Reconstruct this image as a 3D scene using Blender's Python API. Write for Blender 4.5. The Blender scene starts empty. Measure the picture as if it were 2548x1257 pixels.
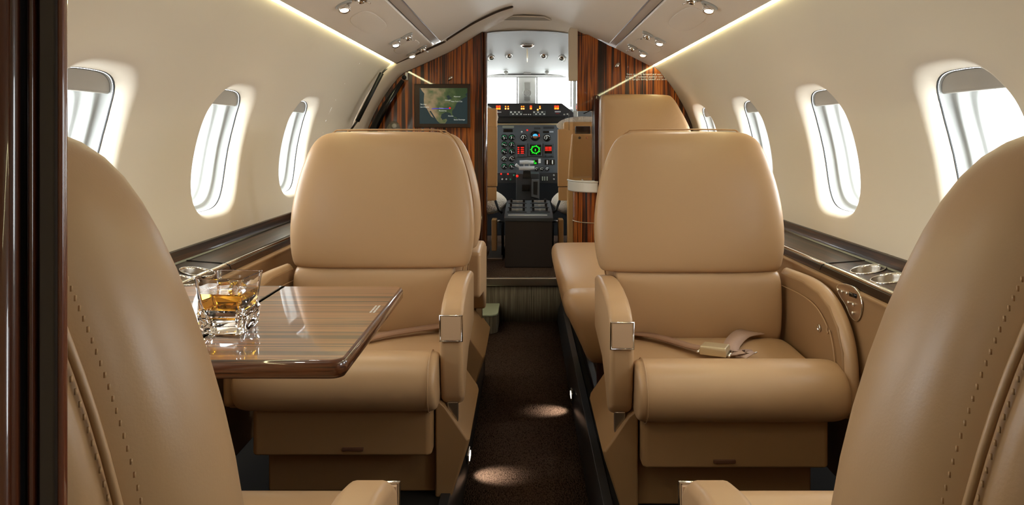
import bpy, math, random
from mathutils import Vector, Matrix
sc = bpy.context.scene
C = sc.collection
R = math.radians
random.seed(7)
# ------------------------------------------------------------------ camera
F = 1850.0; PX, PY, EYE = 1308.0, 335.0, 0.88
cam = bpy.data.objects.new('camera', bpy.data.cameras.new('camera'))
C.objects.link(cam); sc.camera = cam
cam.location = (0, 0, EYE); cam.rotation_euler = (R(90), 0, 0)
cam.data.sensor_width = 36; cam.data.lens = F/2548*36
cam.data.shift_x = -(PX-1274)/2548; cam.data.shift_y = -(628.5-PY)/2548
cam.data.clip_start = 0.01
# ------------------------------------------------------------------ light
sc.view_settings.view_transform = 'Standard'; sc.view_settings.look = 'None'
sc.view_settings.exposure = 0.28; sc.view_settings.gamma = 1
w = bpy.data.worlds.new('world'); sc.world = w; w.use_nodes = True
bg = w.node_tree.nodes['Background']
bg.inputs[0].default_value = (0.93, 0.97, 1.0, 1); bg.inputs[1].default_value = 12.5
def P(px, py, Y):                      # photo pixel at depth Y -> place in the cabin
    return Vector(((px-PX)*Y/F, Y, EYE+(PY-py)*Y/F))
WIN_Y = [0.045, 0.69, 1.335, 1.98, 2.625, 3.27]  # first two pairs continue the row out of view, added for their light
PORTALS = []
def portal(loc, rot, sx, sy):
    l = bpy.data.lights.new('window_daylight', 'AREA'); l.shape = 'RECTANGLE'; l.size = sx; l.size_y = sy
    l.cycles.is_portal = True
    o = bpy.data.objects.new('window_daylight', l); C.objects.link(o); o.location = loc; o.rotation_euler = rot
for s in (-1, 1):
    for y in WIN_Y[:6 if s > 0 else 5]:
        portal((s*0.955, y, EYE-.03), (0, R(90)*s, 0), .27, .24)
portal((0.0, 4.97, EYE+.28), (R(-90), 0, 0), 1.1, .34)
# ceiling reading lamps (the cabin's own) -- positions reused by the lamp builder
LAMPS = [(-.495, 2.93), (-.495, 3.35), (.50, 2.87), (.50, 3.28), (-.495, 1.35), (.50, 1.35), (-.495, .75), (.50, .75),(-.495,2.1),(.5,2.1)]
# ------------------------------------------------------------------ materials
def lin(c):
    return tuple(((v/255)/12.92 if v/255 <= .04045 else ((v/255+.055)/1.055)**2.4) for v in c)+(1,)
def mat(name, col, rough=.5, metal=0, coat=0, spec=.5, trans=0, ior=1.45, emit=None, es=0, bump=None, sheen=0, coat_rough=.03):
    m = bpy.data.materials.new(name); m.use_nodes = True
    nt = m.node_tree; b = nt.nodes['Principled BSDF']
    b.inputs['Base Color'].default_value = lin(col); b.inputs['Roughness'].default_value = rough
    b.inputs['Metallic'].default_value = metal; b.inputs['Coat Weight'].default_value = coat
    b.inputs['Coat Roughness'].default_value = coat_rough
    b.inputs['Specular IOR Level'].default_value = spec; b.inputs['Transmission Weight'].default_value = trans
    b.inputs['IOR'].default_value = ior; b.inputs['Sheen Weight'].default_value = sheen
    if emit: b.inputs['Emission Color'].default_value = lin(emit); b.inputs['Emission Strength'].default_value = es
    if bump:
        sc_, st, di = bump
        tc = nt.nodes.new('ShaderNodeTexCoord'); n = nt.nodes.new('ShaderNodeTexNoise'); bp = nt.nodes.new('ShaderNodeBump')
        n.inputs['Scale'].default_value = sc_; n.inputs['Detail'].default_value = 4
        bp.inputs['Strength'].default_value = st; bp.inputs['Distance'].default_value = di
        nt.links.new(tc.outputs['Object'], n.inputs['Vector']); nt.links.new(n.outputs['Fac'], bp.inputs['Height'])
        nt.links.new(bp.outputs[0], b.inputs['Normal'])
    return m
def wood(name, scale, stops, rough=.25, coat=1.0, fine=1.0, distort=.25):
    m = mat(name, (100, 60, 30), rough, coat=coat, spec=.4)
    nt = m.node_tree; b = nt.nodes['Principled BSDF']; N = nt.nodes.new; L = nt.links.new
    tc = N('ShaderNodeTexCoord'); mp = N('ShaderNodeMapping'); mp.inputs['Scale'].default_value = scale
    n = N('ShaderNodeTexNoise'); n.inputs['Scale'].default_value = 1; n.inputs['Detail'].default_value = 3; n.inputs['Distortion'].default_value = distort
    n2 = N('ShaderNodeTexNoise'); n2.inputs['Scale'].default_value = 3.7*fine; n2.inputs['Detail'].default_value = 2
    mx = N('ShaderNodeMath'); mx.operation = 'MULTIPLY_ADD'; mx.inputs[1].default_value = .45
    sb = N('ShaderNodeMath'); sb.operation = 'ADD'; sb.inputs[1].default_value = -.225
    cr = N('ShaderNodeValToRGB')
    L(tc.outputs['Object'], mp.inputs[0]); L(mp.outputs[0], n.inputs['Vector']); L(mp.outputs[0], n2.inputs['Vector'])
    L(n2.outputs['Fac'], mx.inputs[0]); L(n.outputs['Fac'], mx.inputs[2]); L(mx.outputs[0], sb.inputs[0]); L(sb.outputs[0], cr.inputs[0])
    el = cr.color_ramp.elements
    el[0].position, el[0].color = stops[0][0], lin(stops[0][1]); el[1].position, el[1].color = stops[-1][0], lin(stops[-1][1])
    for p, c in stops[1:-1]:
        e = el.new(p); e.color = lin(c)
    L(cr.outputs[0], b.inputs['Base Color'])
    return m
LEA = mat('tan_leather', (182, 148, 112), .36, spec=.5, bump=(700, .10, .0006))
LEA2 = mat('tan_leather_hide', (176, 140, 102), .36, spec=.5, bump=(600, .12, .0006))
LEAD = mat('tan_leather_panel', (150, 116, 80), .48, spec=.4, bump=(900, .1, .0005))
CREAM = mat('cream_liner', (220, 209, 192), .62, spec=.3, bump=(1500, .03, .0003))
CREAM2 = mat('beige_ceiling_liner', (217, 203, 185), .5, spec=.35, bump=(1500, .03, .0003))
GROOVE = mat('brown_seal', (58, 40, 24), .5)
WHITE = mat('white_plastic', (232, 232, 226), .35)
COCKL = mat('gold_tan_leather', (206, 160, 100), .5)
LINER = mat('grey_window_liner', (160, 161, 158), .45)
GREYP = mat('grey_plastic', (170, 168, 160), .35)
SHADEM = mat('window_shade_fabric', (176, 172, 164), .5, bump=(300, .1, .001))
BLACK = mat('black_rubber', (14, 13, 12), .5)
BLACKG = mat('black_gloss', (10, 10, 11), .2)
CHROME = mat('chrome', (225, 222, 218), .12, metal=1)
BRUSH = mat('brushed_nickel', (200, 192, 180), .3, metal=1)
GOLD = mat('champagne_metal', (214, 200, 168), .38, metal=.75)
ZEB = wood('zebrano_veneer', (48, 48, 1.1), [(.30, (28, 10, 3)), (.42, (62, 24, 6)), (.50, (138, 62, 14)), (.58, (184, 102, 32)), (.68, (86, 34, 8))], .3)
EBO = wood('ebony_table_veneer', (1.1, 95, 60), [(.30, (40, 26, 18)), (.42, (84, 56, 36)), (.50, (128, 80, 46)), (.58, (150, 106, 74)), (.70, (76, 54, 40))], .35, coat=1.0)
EDGE = wood('table_edge_wood', (6, 60, 160), [(.3, (48, 26, 14)), (.5, (92, 52, 28)), (.7, (70, 38, 20))], .3)
LEDW = wood('dark_ledge_veneer', (90, 1.4, 60), [(.3, (16, 9, 5)), (.5, (40, 24, 15)), (.62, (72, 46, 30)), (.75, (28, 17, 11))], .3, coat=.12)
LEDW.node_tree.nodes['Principled BSDF'].inputs['Specular IOR Level'].default_value = .25
JAMB = wood('dark_jamb_wood', (25, 25, .8), [(.3, (34, 14, 8)), (.5, (84, 42, 24)), (.7, (118, 70, 44))], .25)
CARPET = mat('brown_carpet', (62, 50, 42), 1.0, spec=.0)
def carpetize(m, c1, c2, sx=420):
    nt = m.node_tree; b = nt.nodes['Principled BSDF']; N = nt.nodes.new; L = nt.links.new
    tc = N('ShaderNodeTexCoord'); mp = N('ShaderNodeMapping'); mp.inputs['Scale'].default_value = (sx, sx*.45, sx)
    v = N('ShaderNodeTexVoronoi'); v.inputs['Scale'].default_value = 1
    cr = N('ShaderNodeValToRGB'); cr.color_ramp.elements[0].color = lin(c1); cr.color_ramp.elements[1].color = lin(c2)
    bp = N('ShaderNodeBump'); bp.inputs['Strength'].default_value = .8; bp.inputs['Distance'].default_value = .003; bp.invert = True
    L(tc.outputs['Object'], mp.inputs[0]); L(mp.outputs[0], v.inputs['Vector']); L(v.outputs['Distance'], cr.inputs[0])
    L(cr.outputs[0], b.inputs['Base Color']); L(v.outputs['Distance'], bp.inputs['Height']); L(bp.outputs[0], b.inputs['Normal'])
carpetize(CARPET, (104, 84, 70), (44, 32, 26), 340)
RISER = wood('ribbed_step_fabric', (260, 260, 4), [(.3, (70, 62, 50)), (.5, (104, 94, 78)), (.7, (128, 118, 98))], .8, coat=0)
PLAT = mat('dark_floor_platform', (36, 33, 30), .9, spec=.1, bump=(200, .2, .001))
RAIL = mat('dark_rail_metal', (58, 60, 64), .3, metal=.6)
PANEL = mat('grey_instrument_panel', (84, 92, 98), .5, bump=(500, .1, .0005))
PANELD = mat('dark_instrument_panel', (44, 48, 52), .45)
CONS = mat('dark_console', (52, 45, 42), .45)
FUR = mat('sheepskin', (238, 228, 208), .95, bump=(140, 1.0, .012), sheen=.6)
COCKW = mat('cockpit_liner', (158, 156, 150), .6)
BELT = mat('brown_webbing', (158, 122, 98), .6, bump=(900, .3, .001))
BELT2 = mat('mauve_webbing', (176, 146, 128), .5, bump=(900, .3, .001))
REDE = mat('red_lamp', (255, 40, 10), .4, emit=(255, 45, 10), es=3.0)
AMBE = mat('amber_lamp', (255, 150, 60), .4, emit=(255, 150, 70), es=3.0)
ORAE = mat('orange_lamp', (255, 110, 20), .4, emit=(255, 110, 20), es=3.0)
GRNE = mat('green_symbols', (20, 190, 30), .4, emit=(20, 190, 30), es=.9)
REDS = mat('red_symbols', (220, 30, 20), .4, emit=(220, 32, 16), es=.9)
BLUS = mat('blue_sky_ball', (70, 170, 215), .4, emit=(70, 170, 215), es=.7)
BROS = mat('brown_ground_ball', (150, 95, 60), .4)
LEDM = mat('cove_led', (255, 250, 225), .5, emit=(255, 250, 195), es=19.0)
LAMPE = mat('lamp_lens', (255, 250, 235), .4, emit=(255, 250, 235), es=1.2)
WHTX = mat('white_print', (235, 235, 230), .5)
MARK = mat('gauge_white', (220, 225, 222), .5)
GRMK = mat('gauge_green', (60, 170, 120), .5)
TRAY = mat('white_tray', (225, 220, 212), .3)
GREENB = mat('pale_green_lid', (170, 178, 150), .4)
def clear(name, tint=(.97, .99, .98), gl=.07):
    m = bpy.data.materials.new(name); m.use_nodes = True; nt = m.node_tree; nt.nodes.clear()
    o = nt.nodes.new('ShaderNodeOutputMaterial'); mx = nt.nodes.new('ShaderNodeMixShader')
    t = nt.nodes.new('ShaderNodeBsdfTransparent'); g = nt.nodes.new('ShaderNodeBsdfGlossy')
    t.inputs[0].default_value = (*tint, 1); g.inputs['Roughness'].default_value = .03; mx.inputs[0].default_value = gl
    nt.links.new(t.outputs[0], mx.inputs[1]); nt.links.new(g.outputs[0], mx.inputs[2]); nt.links.new(mx.outputs[0], o.inputs[0])
    return m
PANE = clear('window_glass'); ACRYL = clear('clear_acrylic', (.9, .88, .84), .08)
GLASS = mat('crystal_glass', (255, 255, 255), 0.0, trans=1, ior=1.5)
WHISKY = mat('amber_whisky', (255, 188, 62), 0.0, trans=1, ior=1.36)
ICE = mat('clear_ice', (250, 252, 255), .02, trans=1, ior=1.31)
# ------------------------------------------------------------------ builders
WS = {}                                # parents whose children are built in cabin coordinates
def thing(name, label=None, cat=None, loc=(0, 0, 0), group=None, kind=None, rz=0, local=False):
    o = bpy.data.objects.new(name, None); C.objects.link(o); o.empty_display_size = .05
    o.location = loc; o.rotation_euler = (0, 0, rz); tag(o, label, cat, group, kind)
    if not local: WS[o.name] = Vector(loc)
    return o
def tag(o, label=None, cat=None, group=None, kind=None):
    if label: o['label'] = label
    if cat: o['category'] = cat
    if group: o['group'] = group
    if kind: o['kind'] = kind
    return o
def link(name, me, m, parent, smooth=True, bevel=0, sub=0, seg=3, wn=True):
    o = bpy.data.objects.new(name, me); C.objects.link(o)
    if m is not None: me.materials.append(m)
    for p in me.polygons: p.use_smooth = smooth
    if bevel:
        b = o.modifiers.new('bevel', 'BEVEL'); b.width = bevel; b.segments = seg; b.limit_method = 'ANGLE'; b.angle_limit = R(30)
        if wn:
            w_ = o.modifiers.new('wn', 'WEIGHTED_NORMAL'); w_.keep_sharp = True
    if sub:
        s_ = o.modifiers.new('sub', 'SUBSURF'); s_.levels = sub; s_.render_levels = sub
    if parent is not None:
        o.parent = parent
        if parent.name in WS and parent.type == 'EMPTY': o.matrix_parent_inverse = Matrix.Translation(-WS[parent.name])
    return o
def mesh(name, vs, fs, m, parent=None, smooth=True, fix=True, **k):
    me = bpy.data.meshes.new(name); me.from_pydata([tuple(v) for v in vs], [], fs)
    if fix:
        import bmesh
        bm = bmesh.new(); bm.from_mesh(me); bmesh.ops.recalc_face_normals(bm, faces=bm.faces); bm.to_mesh(me); bm.free()
    me.update()
    return link(name, me, m, parent, smooth, **k)
def geo_box(x0, x1, y0, y1, z0, z1):
    v = [(x, y, z) for x in (x0, x1) for y in (y0, y1) for z in (z0, z1)]
    return v, [(0, 1, 3, 2), (4, 6, 7, 5), (0, 4, 5, 1), (2, 3, 7, 6), (0, 2, 6, 4), (1, 5, 7, 3)]
def join(*g):
    V, Fc = [], []
    for v, f in g:
        n = len(V); V += [tuple(a) for a in v]; Fc += [tuple(i+n for i in q) for q in f]
    return V, Fc
def box(name, b, m, parent=None, bevel=.002, **k):
    v, f = geo_box(*b); return mesh(name, v, f, m, parent, bevel=bevel, **k)
def geo_loft(rings, cap=True, closed=True):
    n = len(rings[0]); V = [tuple(p) for r in rings for p in r]; Fc = []
    for i in range(len(rings)-1):
        for j in range(n if closed else n-1):
            a, b = i*n+j, i*n+(j+1) % n
            Fc.append((a, b, b+n, a+n))
    if cap and closed:
        Fc.append(tuple(range(n))[::-1]); Fc.append(tuple(range((len(rings)-1)*n, len(rings)*n)))
    return V, Fc
def loft(name, rings, m, parent=None, cap=True, closed=True, **k):
    v, f = geo_loft(rings, cap, closed); return mesh(name, v, f, m, parent, **k)
def geo_prism(pts, axis, a0, a1):
    def q(p, a):
        u, v = p
        return {'x': (a, u, v), 'y': (u, a, v), 'z': (u, v, a)}[axis]
    return geo_loft([[q(p, a0) for p in pts], [q(p, a1) for p in pts]])
def prism(name, pts, axis, a0, a1, m, parent=None, **k):
    v, f = geo_prism(pts, axis, a0, a1); return mesh(name, v, f, m, parent, **k)
def se(a, b, e=2.5, n=32, cx=0, cy=0, t0=0):
    r = []
    for i in range(n):
        t = t0+2*math.pi*i/n; c, s = math.cos(t), math.sin(t)
        r.append((cx+a*math.copysign(abs(c)**(2/e), c), cy+b*math.copysign(abs(s)**(2/e), s)))
    return r
def geo_tube(pts, r, n=10, closed=False, ry=None, up=(0, 0, 1), cap=True):
    pts = [Vector(p) for p in pts]; rings = []; N_ = len(pts); ry = ry or r; up = Vector(up)
    for i, p in enumerate(pts):
        if closed: t = pts[(i+1) % N_]-pts[i-1]
        else: t = pts[min(i+1, N_-1)]-pts[max(i-1, 0)]
        t.normalize(); u = up.cross(t)
        if u.length < 1e-4: u = Vector((1, 0, 0)).cross(t)
        u.normalize(); v = t.cross(u)
        rr = r[i] if isinstance(r, (list, tuple)) else r; rv = ry[i] if isinstance(ry, (list, tuple)) else ry
        rings.append([p+u*math.cos(2*math.pi*k/n)*rr+v*math.sin(2*math.pi*k/n)*rv for k in range(n)])
    if closed: rings.append(rings[0])
    return geo_loft(rings, cap=cap and not closed)
def tube(name, pts, r, m, parent=None, **k):
    kk = {a: k.pop(a) for a in ('n', 'closed', 'ry', 'up') if a in k}
    v, f = geo_tube(pts, r, **kk); return mesh(name, v, f, m, parent, **k)
def geo_lathe(prof, c, n=32, axis=(0, 0, 1), sx=1, sy=1):
    ax = Vector(axis).normalized(); u = ax.orthogonal().normalized()
    if abs(ax.z) > .99: u = Vector((1, 0, 0))
    v = ax.cross(u); c = Vector(c)
    return geo_loft([[c+ax*h+u*math.cos(2*math.pi*k/n)*r*sx+v*math.sin(2*math.pi*k/n)*r*sy for k in range(n)] for r, h in prof])
def lathe(name, prof, c, m, parent=None, n=32, axis=(0, 0, 1), sx=1, sy=1, **k):
    v, f = geo_lathe(prof, c, n, axis, sx, sy); return mesh(name, v, f, m, parent, **k)
def smoothcurve(pts, n=8):
    pts = [Vector(p) for p in pts]; out = []
    for i in range(len(pts)-1):
        p0, p1, p2, p3 = pts[max(i-1, 0)], pts[i], pts[i+1], pts[min(i+2, len(pts)-1)]
        for k in range(n):
            t = k/n
            out.append(.5*((2*p1)+(p2-p0)*t+(2*p0-5*p1+4*p2-p3)*t*t+(3*p1-p0-3*p2+p3)*t**3))
    out.append(pts[-1]); return out
def text(name, s, loc, size, m, parent=None, rot=(R(90), 0, 0), align='CENTER', space=1.0):
    cu = bpy.data.curves.new(name, 'FONT'); cu.body = s; cu.size = size; cu.align_x = align; cu.align_y = 'CENTER'; cu.extrude = .0002; cu.space_line = space
    o = bpy.data.objects.new(name, cu); C.objects.link(o)
    bpy.context.view_layer.update()
    me = bpy.data.meshes.new_from_object(o.evaluated_get(bpy.context.evaluated_depsgraph_get()))
    bpy.data.objects.remove(o); me.name = name; me.materials.clear()
    M = Matrix.Translation(loc) @ (Matrix.Rotation(rot[2], 4, 'Z') @ Matrix.Rotation(rot[1], 4, 'Y') @ Matrix.Rotation(rot[0], 4, 'X'))
    me.transform(M)
    return link(name, me, m, parent, smooth=False)
def cut(o, cutters):
    for v, f in cutters:
        c = mesh('cutter', v, f, None)
        b = o.modifiers.new('cut', 'BOOLEAN'); b.operation = 'DIFFERENCE'; b.object = c; b.solver = 'EXACT'
    bpy.context.view_layer.update()
    me = bpy.data.meshes.new_from_object(o.evaluated_get(bpy.context.evaluated_depsgraph_get()))
    for b in list(o.modifiers):
        if b.type == 'BOOLEAN':
            c = b.object; o.modifiers.remove(b); bpy.data.objects.remove(c)
        else: o.modifiers.remove(b)
    o.data = me
def zz(Z): return EYE+Z
# ------------------------------------------------------------------ cabin section
PROF = [(-.92, .80), (-.6, .802), (-.40, .803), (-.27, .802), (-.15, .816), (-.05, .813), (.048, .794), (.10, .772), (.144, .750), (.20, .718), (.278, .662), (.335, .610)]
def wx(Z):
    for i in range(len(PROF)-1):
        z0, x0 = PROF[i]; z1, x1 = PROF[i+1]
        if Z <= z1 or i == len(PROF)-2:
            t = (Z-z0)/(z1-z0)
            pm = PROF[max(i-1, 0)]; pn = PROF[min(i+2, len(PROF)-1)]
            m0 = (x1-pm[1])/(z1-pm[0])*(z1-z0); m1 = (pn[1]-x0)/(pn[0]-z0)*(z1-z0)
            return (2*t**3-3*t*t+1)*x0+(t**3-2*t*t+t)*m0+(-2*t**3+3*t*t)*x1+(t**3-t*t)*m1
WA, WB, WZ, SKEW = .157, .178, -.040, .17
def side_wall(s):
    ys = WIN_Y[:6 if s > 0 else 5]; V, Fc = [], []
    yend = 3.56
    zb, zt = -.30, .335
    edges = [ys[0]-.32]+[(a+b)/2 for a, b in zip(ys, ys[1:])]+[ys[-1]+(.29 if s > 0 else .3225)]
    def grid(y0, y1, z0, z1, ny, nz):
        n = len(V)
        for i in range(ny+1):
            for j in range(nz+1):
                Z = z0+(z1-z0)*j/nz; V.append((s*wx(Z), y0+(y1-y0)*i/ny, zz(Z)))
        for i in range(ny):
            for j in range(nz):
                a = n+i*(nz+1)+j; Fc.append((a, a+1, a+nz+2, a+nz+1))
    grid(-.8, edges[0], zb, zt, 1, 40)
    grid(edges[-1], yend, zb, zt, 1, 40)
    grid(-.8, yend, -.88, zb, 1, 10)
    for k, yc in enumerate(ys):
        y0, y1 = edges[k], edges[k+1]
        th = [2*math.pi*i/88 for i in range(88)]+[math.atan2(b-WZ, a-yc) % (2*math.pi) for a in (y0, y1) for b in (zb, zt)]
        th = sorted(set(round(t, 5) for t in th)); n = len(th); base = len(V)
        rings = []
        M_ = 9
        hole = []; bound = []
        for t in th:
            c, s_ = math.cos(t), math.sin(t)
            k_ = (abs((c-SKEW*s_)/WA)**3.3+abs(s_/WB)**3.3)**(-1/3.3)
            hole.append((c*k_, s_*k_))
            kk = min(((y1-yc)/c if c > 1e-9 else (y0-yc)/c if c < -1e-9 else 9), ((zt-WZ)/s_ if s_ > 1e-9 else (zb-WZ)/s_ if s_ < -1e-9 else 9))
            bound.append((c*kk, s_*kk))
        for i in range(M_+1):
            t = (i/M_)
            rings.append([(b[0]*(1-t)+h[0]*t, b[1]*(1-t)+h[1]*t, 0) for b, h in zip(bound, hole)])
        for scl, dx in ((.99, .0006), (.975, .002), (.955, .006), (.935, .012), (.918, .021), (.908, .031), (.905, .038)):
            rings.append([(h[0]*scl, h[1]*scl, dx) for h in hole])
        for r in rings:
            for (a, b, dx) in r: V.append((s*(wx(WZ+b)+dx), yc+a, zz(WZ+b)))
        for i in range(len(rings)-1):
            for j in range(n):
                a, b = base+i*n+j, base+i*n+(j+1) % n; Fc.append((a, b, b+n, a+n))
    o = mesh('wall_right' if s > 0 else 'wall_left', V, Fc, CREAM)
    return tag(o, kind='structure')
def window(s, yc, idx):
    t = thing('window_%d' % idx, kind='structure', loc=(s*.85, yc, zz(WZ-WB)))
    def ring(scl, dx, n=64):
        r = []
        for (a, b) in se(WA*scl, WB*scl, 3.3, n): r.append((s*(wx(WZ+b)+dx), yc+a+SKEW*b, zz(WZ+b)))
        return r
    loft('gasket', [ring(.906, .037), ring(.9015, .0368), ring(.901, .038), ring(.903, .041)], BLACK, t, cap=False)
    loft('window_liner', [ring(.900, .041), ring(.896, .060), ring(.875, .064), ring(.845, .065), ring(.832, .069), ring(.825, .088), ring(.81, .094), ring(.785, .096), ring(.772, .102), ring(.77, .128)], LINER, t, cap=False)
    pn = ring(.775, .122); mesh('pane', pn, [tuple(range(len(pn)))], PANE, t, smooth=False, fix=False)
    # pulled-up shade: the part of the opening above a chord
    zc = WZ+WB*.70; vs = []
    top = [(a+SKEW*b, b) for a, b in se(WA*.893, WB*.893, 3.3, 128) if WZ+b >= zc]
    top.sort(key=lambda q: -q[0])
    rr = [[(s*(wx(WZ+b)+dx), yc+a, zz(WZ+b)) for a, b in top] for dx in (.046, .054)]
    v, f = geo_loft(rr); mesh('shade', v, f, SHADEM, t, smooth=False)
    tube('shade_rail', [(s*(wx(zc)+.050), yc+a, zz(zc)) for a in [top[0][0]*(1-i/6)+top[-1][0]*i/6 for i in range(7)]], .0042, SHADEM, t, n=8)
side_wall(-1); side_wall(1)
i_ = 1
for s in (-1, 1):
    for y in WIN_Y[:6 if s > 0 else 5]: window(s, y, i_); i_ += 1
# ceiling dome, service panels, cove lights
DOME = [(.392, .4300), (.36, .447), (.30, .477), (.24, .505), (.18, .527), (.12, .545), (.06, .5545), (0, .558)]
DOME = DOME+[(-x, z) for x, z in DOME[-2::-1]]
def cz_(x): return .12+.385*max(0, 1-(x/.74)**2)**.4
o = loft('ceiling', [[(x, y, zz(z)) for x, z in DOME] for y in (-.8, 1, 2.2, 3.0, 3.50)]+[[(x, 3.64, zz(cz_(x)-.002)) for x, z in DOME]], CREAM2, cap=False, closed=False); tag(o, kind='structure')
def sweepY(name, prof, y0, y1, m, parent=None, **k):
    return loft(name, [[(x, y0, zz(z)) for x, z in prof], [(x, y1, zz(z)) for x, z in prof]], m, parent, **k)
for s, nm, yl in ((-1, 'left', 3.47), (1, 'right', 3.56)):
    pr = [(.606, .330), (.600, .3275), (.59, .330), (.50, .3755), (.44, .4065), (.4315, .4125), (.4305, .4175), (.4345, .425), (.50, .40), (.61, .345)]
    o = sweepY('service_panel', [(s*x, z) for x, z in pr], -.8, yl, CREAM2, bevel=.002)
    tag(o, 'long beige overhead service panel above the %s row of oval windows' % nm, 'ceiling panel')
    o = sweepY('trim_%d' % (1 if s < 0 else 2), [(s*x, z) for x, z in ((.429, .4215), (.4005, .4345), (.4005, .441), (.429, .428))], -.8, yl, mat('warm_grey_strip', (178, 164, 150), .5), bevel=.001)
    tag(o, kind='structure')
    o = sweepY('trim_%d' % (3 if s < 0 else 4), [(s*x, z) for x, z in ((.44, .428), (.385, .446), (.385, .452), (.44, .434))], -.8, yl, GROOVE)
    tag(o, kind='structure')
    o = sweepY('cove_light', [(s*x, z) for x, z in ((.607, .3295), (.6165, .3265), (.6185, .334), (.607, .337))], -.75, yl-.01, LEDM, smooth=False)
    tag(o, 'glowing warm white cove light strip along the top of the %s wall' % nm, 'light strip')
    if s < 0:
        o = sweepY('trim_5', [(-x, z) for x, z in ((.61, .338), (.64, .338), (.64, .345), (.61, .345))], -.8, 3.47, CREAM2); tag(o, kind='structure')
    else:
        o = sweepY('trim_6', [(x, z) for x, z in ((.61, .338), (.64, .338), (.64, .345), (.61, .345))], -.8, 3.56, CREAM2); tag(o, kind='structure')
# ceiling air slot above the cockpit door
t = thing('air_slot', 'shallow grey trapezoid recess in the ceiling before the cockpit doorway', 'vent', P(1312, 50, 3.4))
a = [P(1252, 53, 3.40), P(1272, 42, 3.46), P(1358, 42, 3.46), P(1372, 53, 3.40)]
def onceil(p): 
    x = abs(p.x)
    for (x0, z0), (x1, z1) in zip(DOME, DOME[1:]):
        if x1 <= x <= x0: return zz(z0+(z1-z0)*(x-x0)/(x1-x0))
    return zz(.558)
q = [Vector((p.x, p.y, onceil(p))) for p in (P(1252, 53, 3.50), P(1276, 41, 3.44), P(1354, 41, 3.44), P(1372, 53, 3.50))]
mesh('recess', [v+Vector((0, 0, -.001)) for v in q]+[v+Vector((0, 0, -.0085)) for v in q], [(3, 2, 1, 0), (4, 5, 6, 7), (0, 1, 5, 4), (1, 2, 6, 5), (2, 3, 7, 6), (3, 0, 4, 7)], mat('slot_grey', (150, 138, 120), .6), t, smooth=False)
tube('rim', [v+Vector((0, 0, -.006)) for v in (q[3], q[0], q[1], q[2])], .0028, CREAM2, t, closed=True, n=8)
# ------------------------------------------------------------------ floor
o = box('floor', (-.158, .160, -.8, 3.52, -.03, 0), CARPET, bevel=0); tag(o, kind='structure')
o = box('floor_entry', (-.46, -.158, 2.70, 3.52, -.03, -.0005), CARPET, bevel=0); tag(o, kind='structure')
o.name = 'floor_2'
RZ = .085
o = box('floor_light_block', (-.86, .86, -.9, 5.0, -.07, -.031), BLACK, bevel=0); tag(o, kind='structure')  # unseen plate below the floors, added to stop light leaking in
def rail(s, y0, y1, nm, xi=.160):
    x0, x1 = (xi, .82)
    pr = [(x0, 0), (x0+.002, RZ-.012), (x0+.006, RZ), (x0+.020, RZ+.002), (x0+.024, RZ-.002), (x0+.055, RZ-.003), (x1, RZ-.003), (x1, -.03), (x0, -.03)]
    o = loft(nm, [[(s*x, y, z) for x, z in pr] for y in (y0, y1)], PLAT); tag(o, kind='structure'); return o
rail(1, -.8, 3.52, 'floor_3'); rail(-1, -.8, 2.70, 'floor_4', .158)
for s, y1, nm in ((1, 3.5, 'right'), (-1, 2.70, 'left')):
    o = loft('aisle_rail', [[(s*x, y, z) for x, z in ((.150, .001), (.152, .055), (.166, RZ+.006), (.186, RZ+.006), (.190, RZ-.002), (.165, RZ-.002), (.159, .05), (.157, .001))] for y in (-.8, y1)], RAIL, bevel=.001)
    tag(o, 'dark metal kick rail along the %s edge of the aisle carpet' % nm, 'rail')
box('rail_end_cap', (-.196, -.148, 2.70, 2.716, .001, RZ+.01), CHROME, None, bevel=.002)
tag(bpy.data.objects['rail_end_cap'], 'bright metal cap on the forward end of the left aisle rail', 'rail cap')
# low platform beneath the entry side
o = box('floor_5', (-.82, -.46, 2.70, 3.56, -.03, .0), PLAT, bevel=0); tag(o, kind='structure')
# courtesy lights on the rails
for s, y, px in ((1, 2.37, 'right'), (-1, 1.92, 'left')):
    t = thing('aisle_light', 'small courtesy light set in the %s aisle rail, throwing a pool on the carpet' % px, 'light', (s*.151, y, .05), 'aisle courtesy lights')
    box('housing', tuple(sorted((s*.1445, s*.151)))+(y-.028, y+.028, .040, .064), CHROME, t, bevel=.002)
    box('lens', tuple(sorted((s*.1425, s*.1448)))+(y-.018, y+.018, .044, .058), LAMPE, t, bevel=.0008)
    l = bpy.data.lights.new('aisle_lamp', 'SPOT'); l.energy = 1.6; l.spot_size = R(75); l.spot_blend = .8; l.shadow_soft_size = .01; l.color = (1, .93, .82)
    lo = bpy.data.objects.new('aisle_lamp', l); C.objects.link(lo); lo.location = (s*.139, y, .056)
    lo.rotation_euler = (0, R(38)*(1 if s > 0 else -1), 0)
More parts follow.
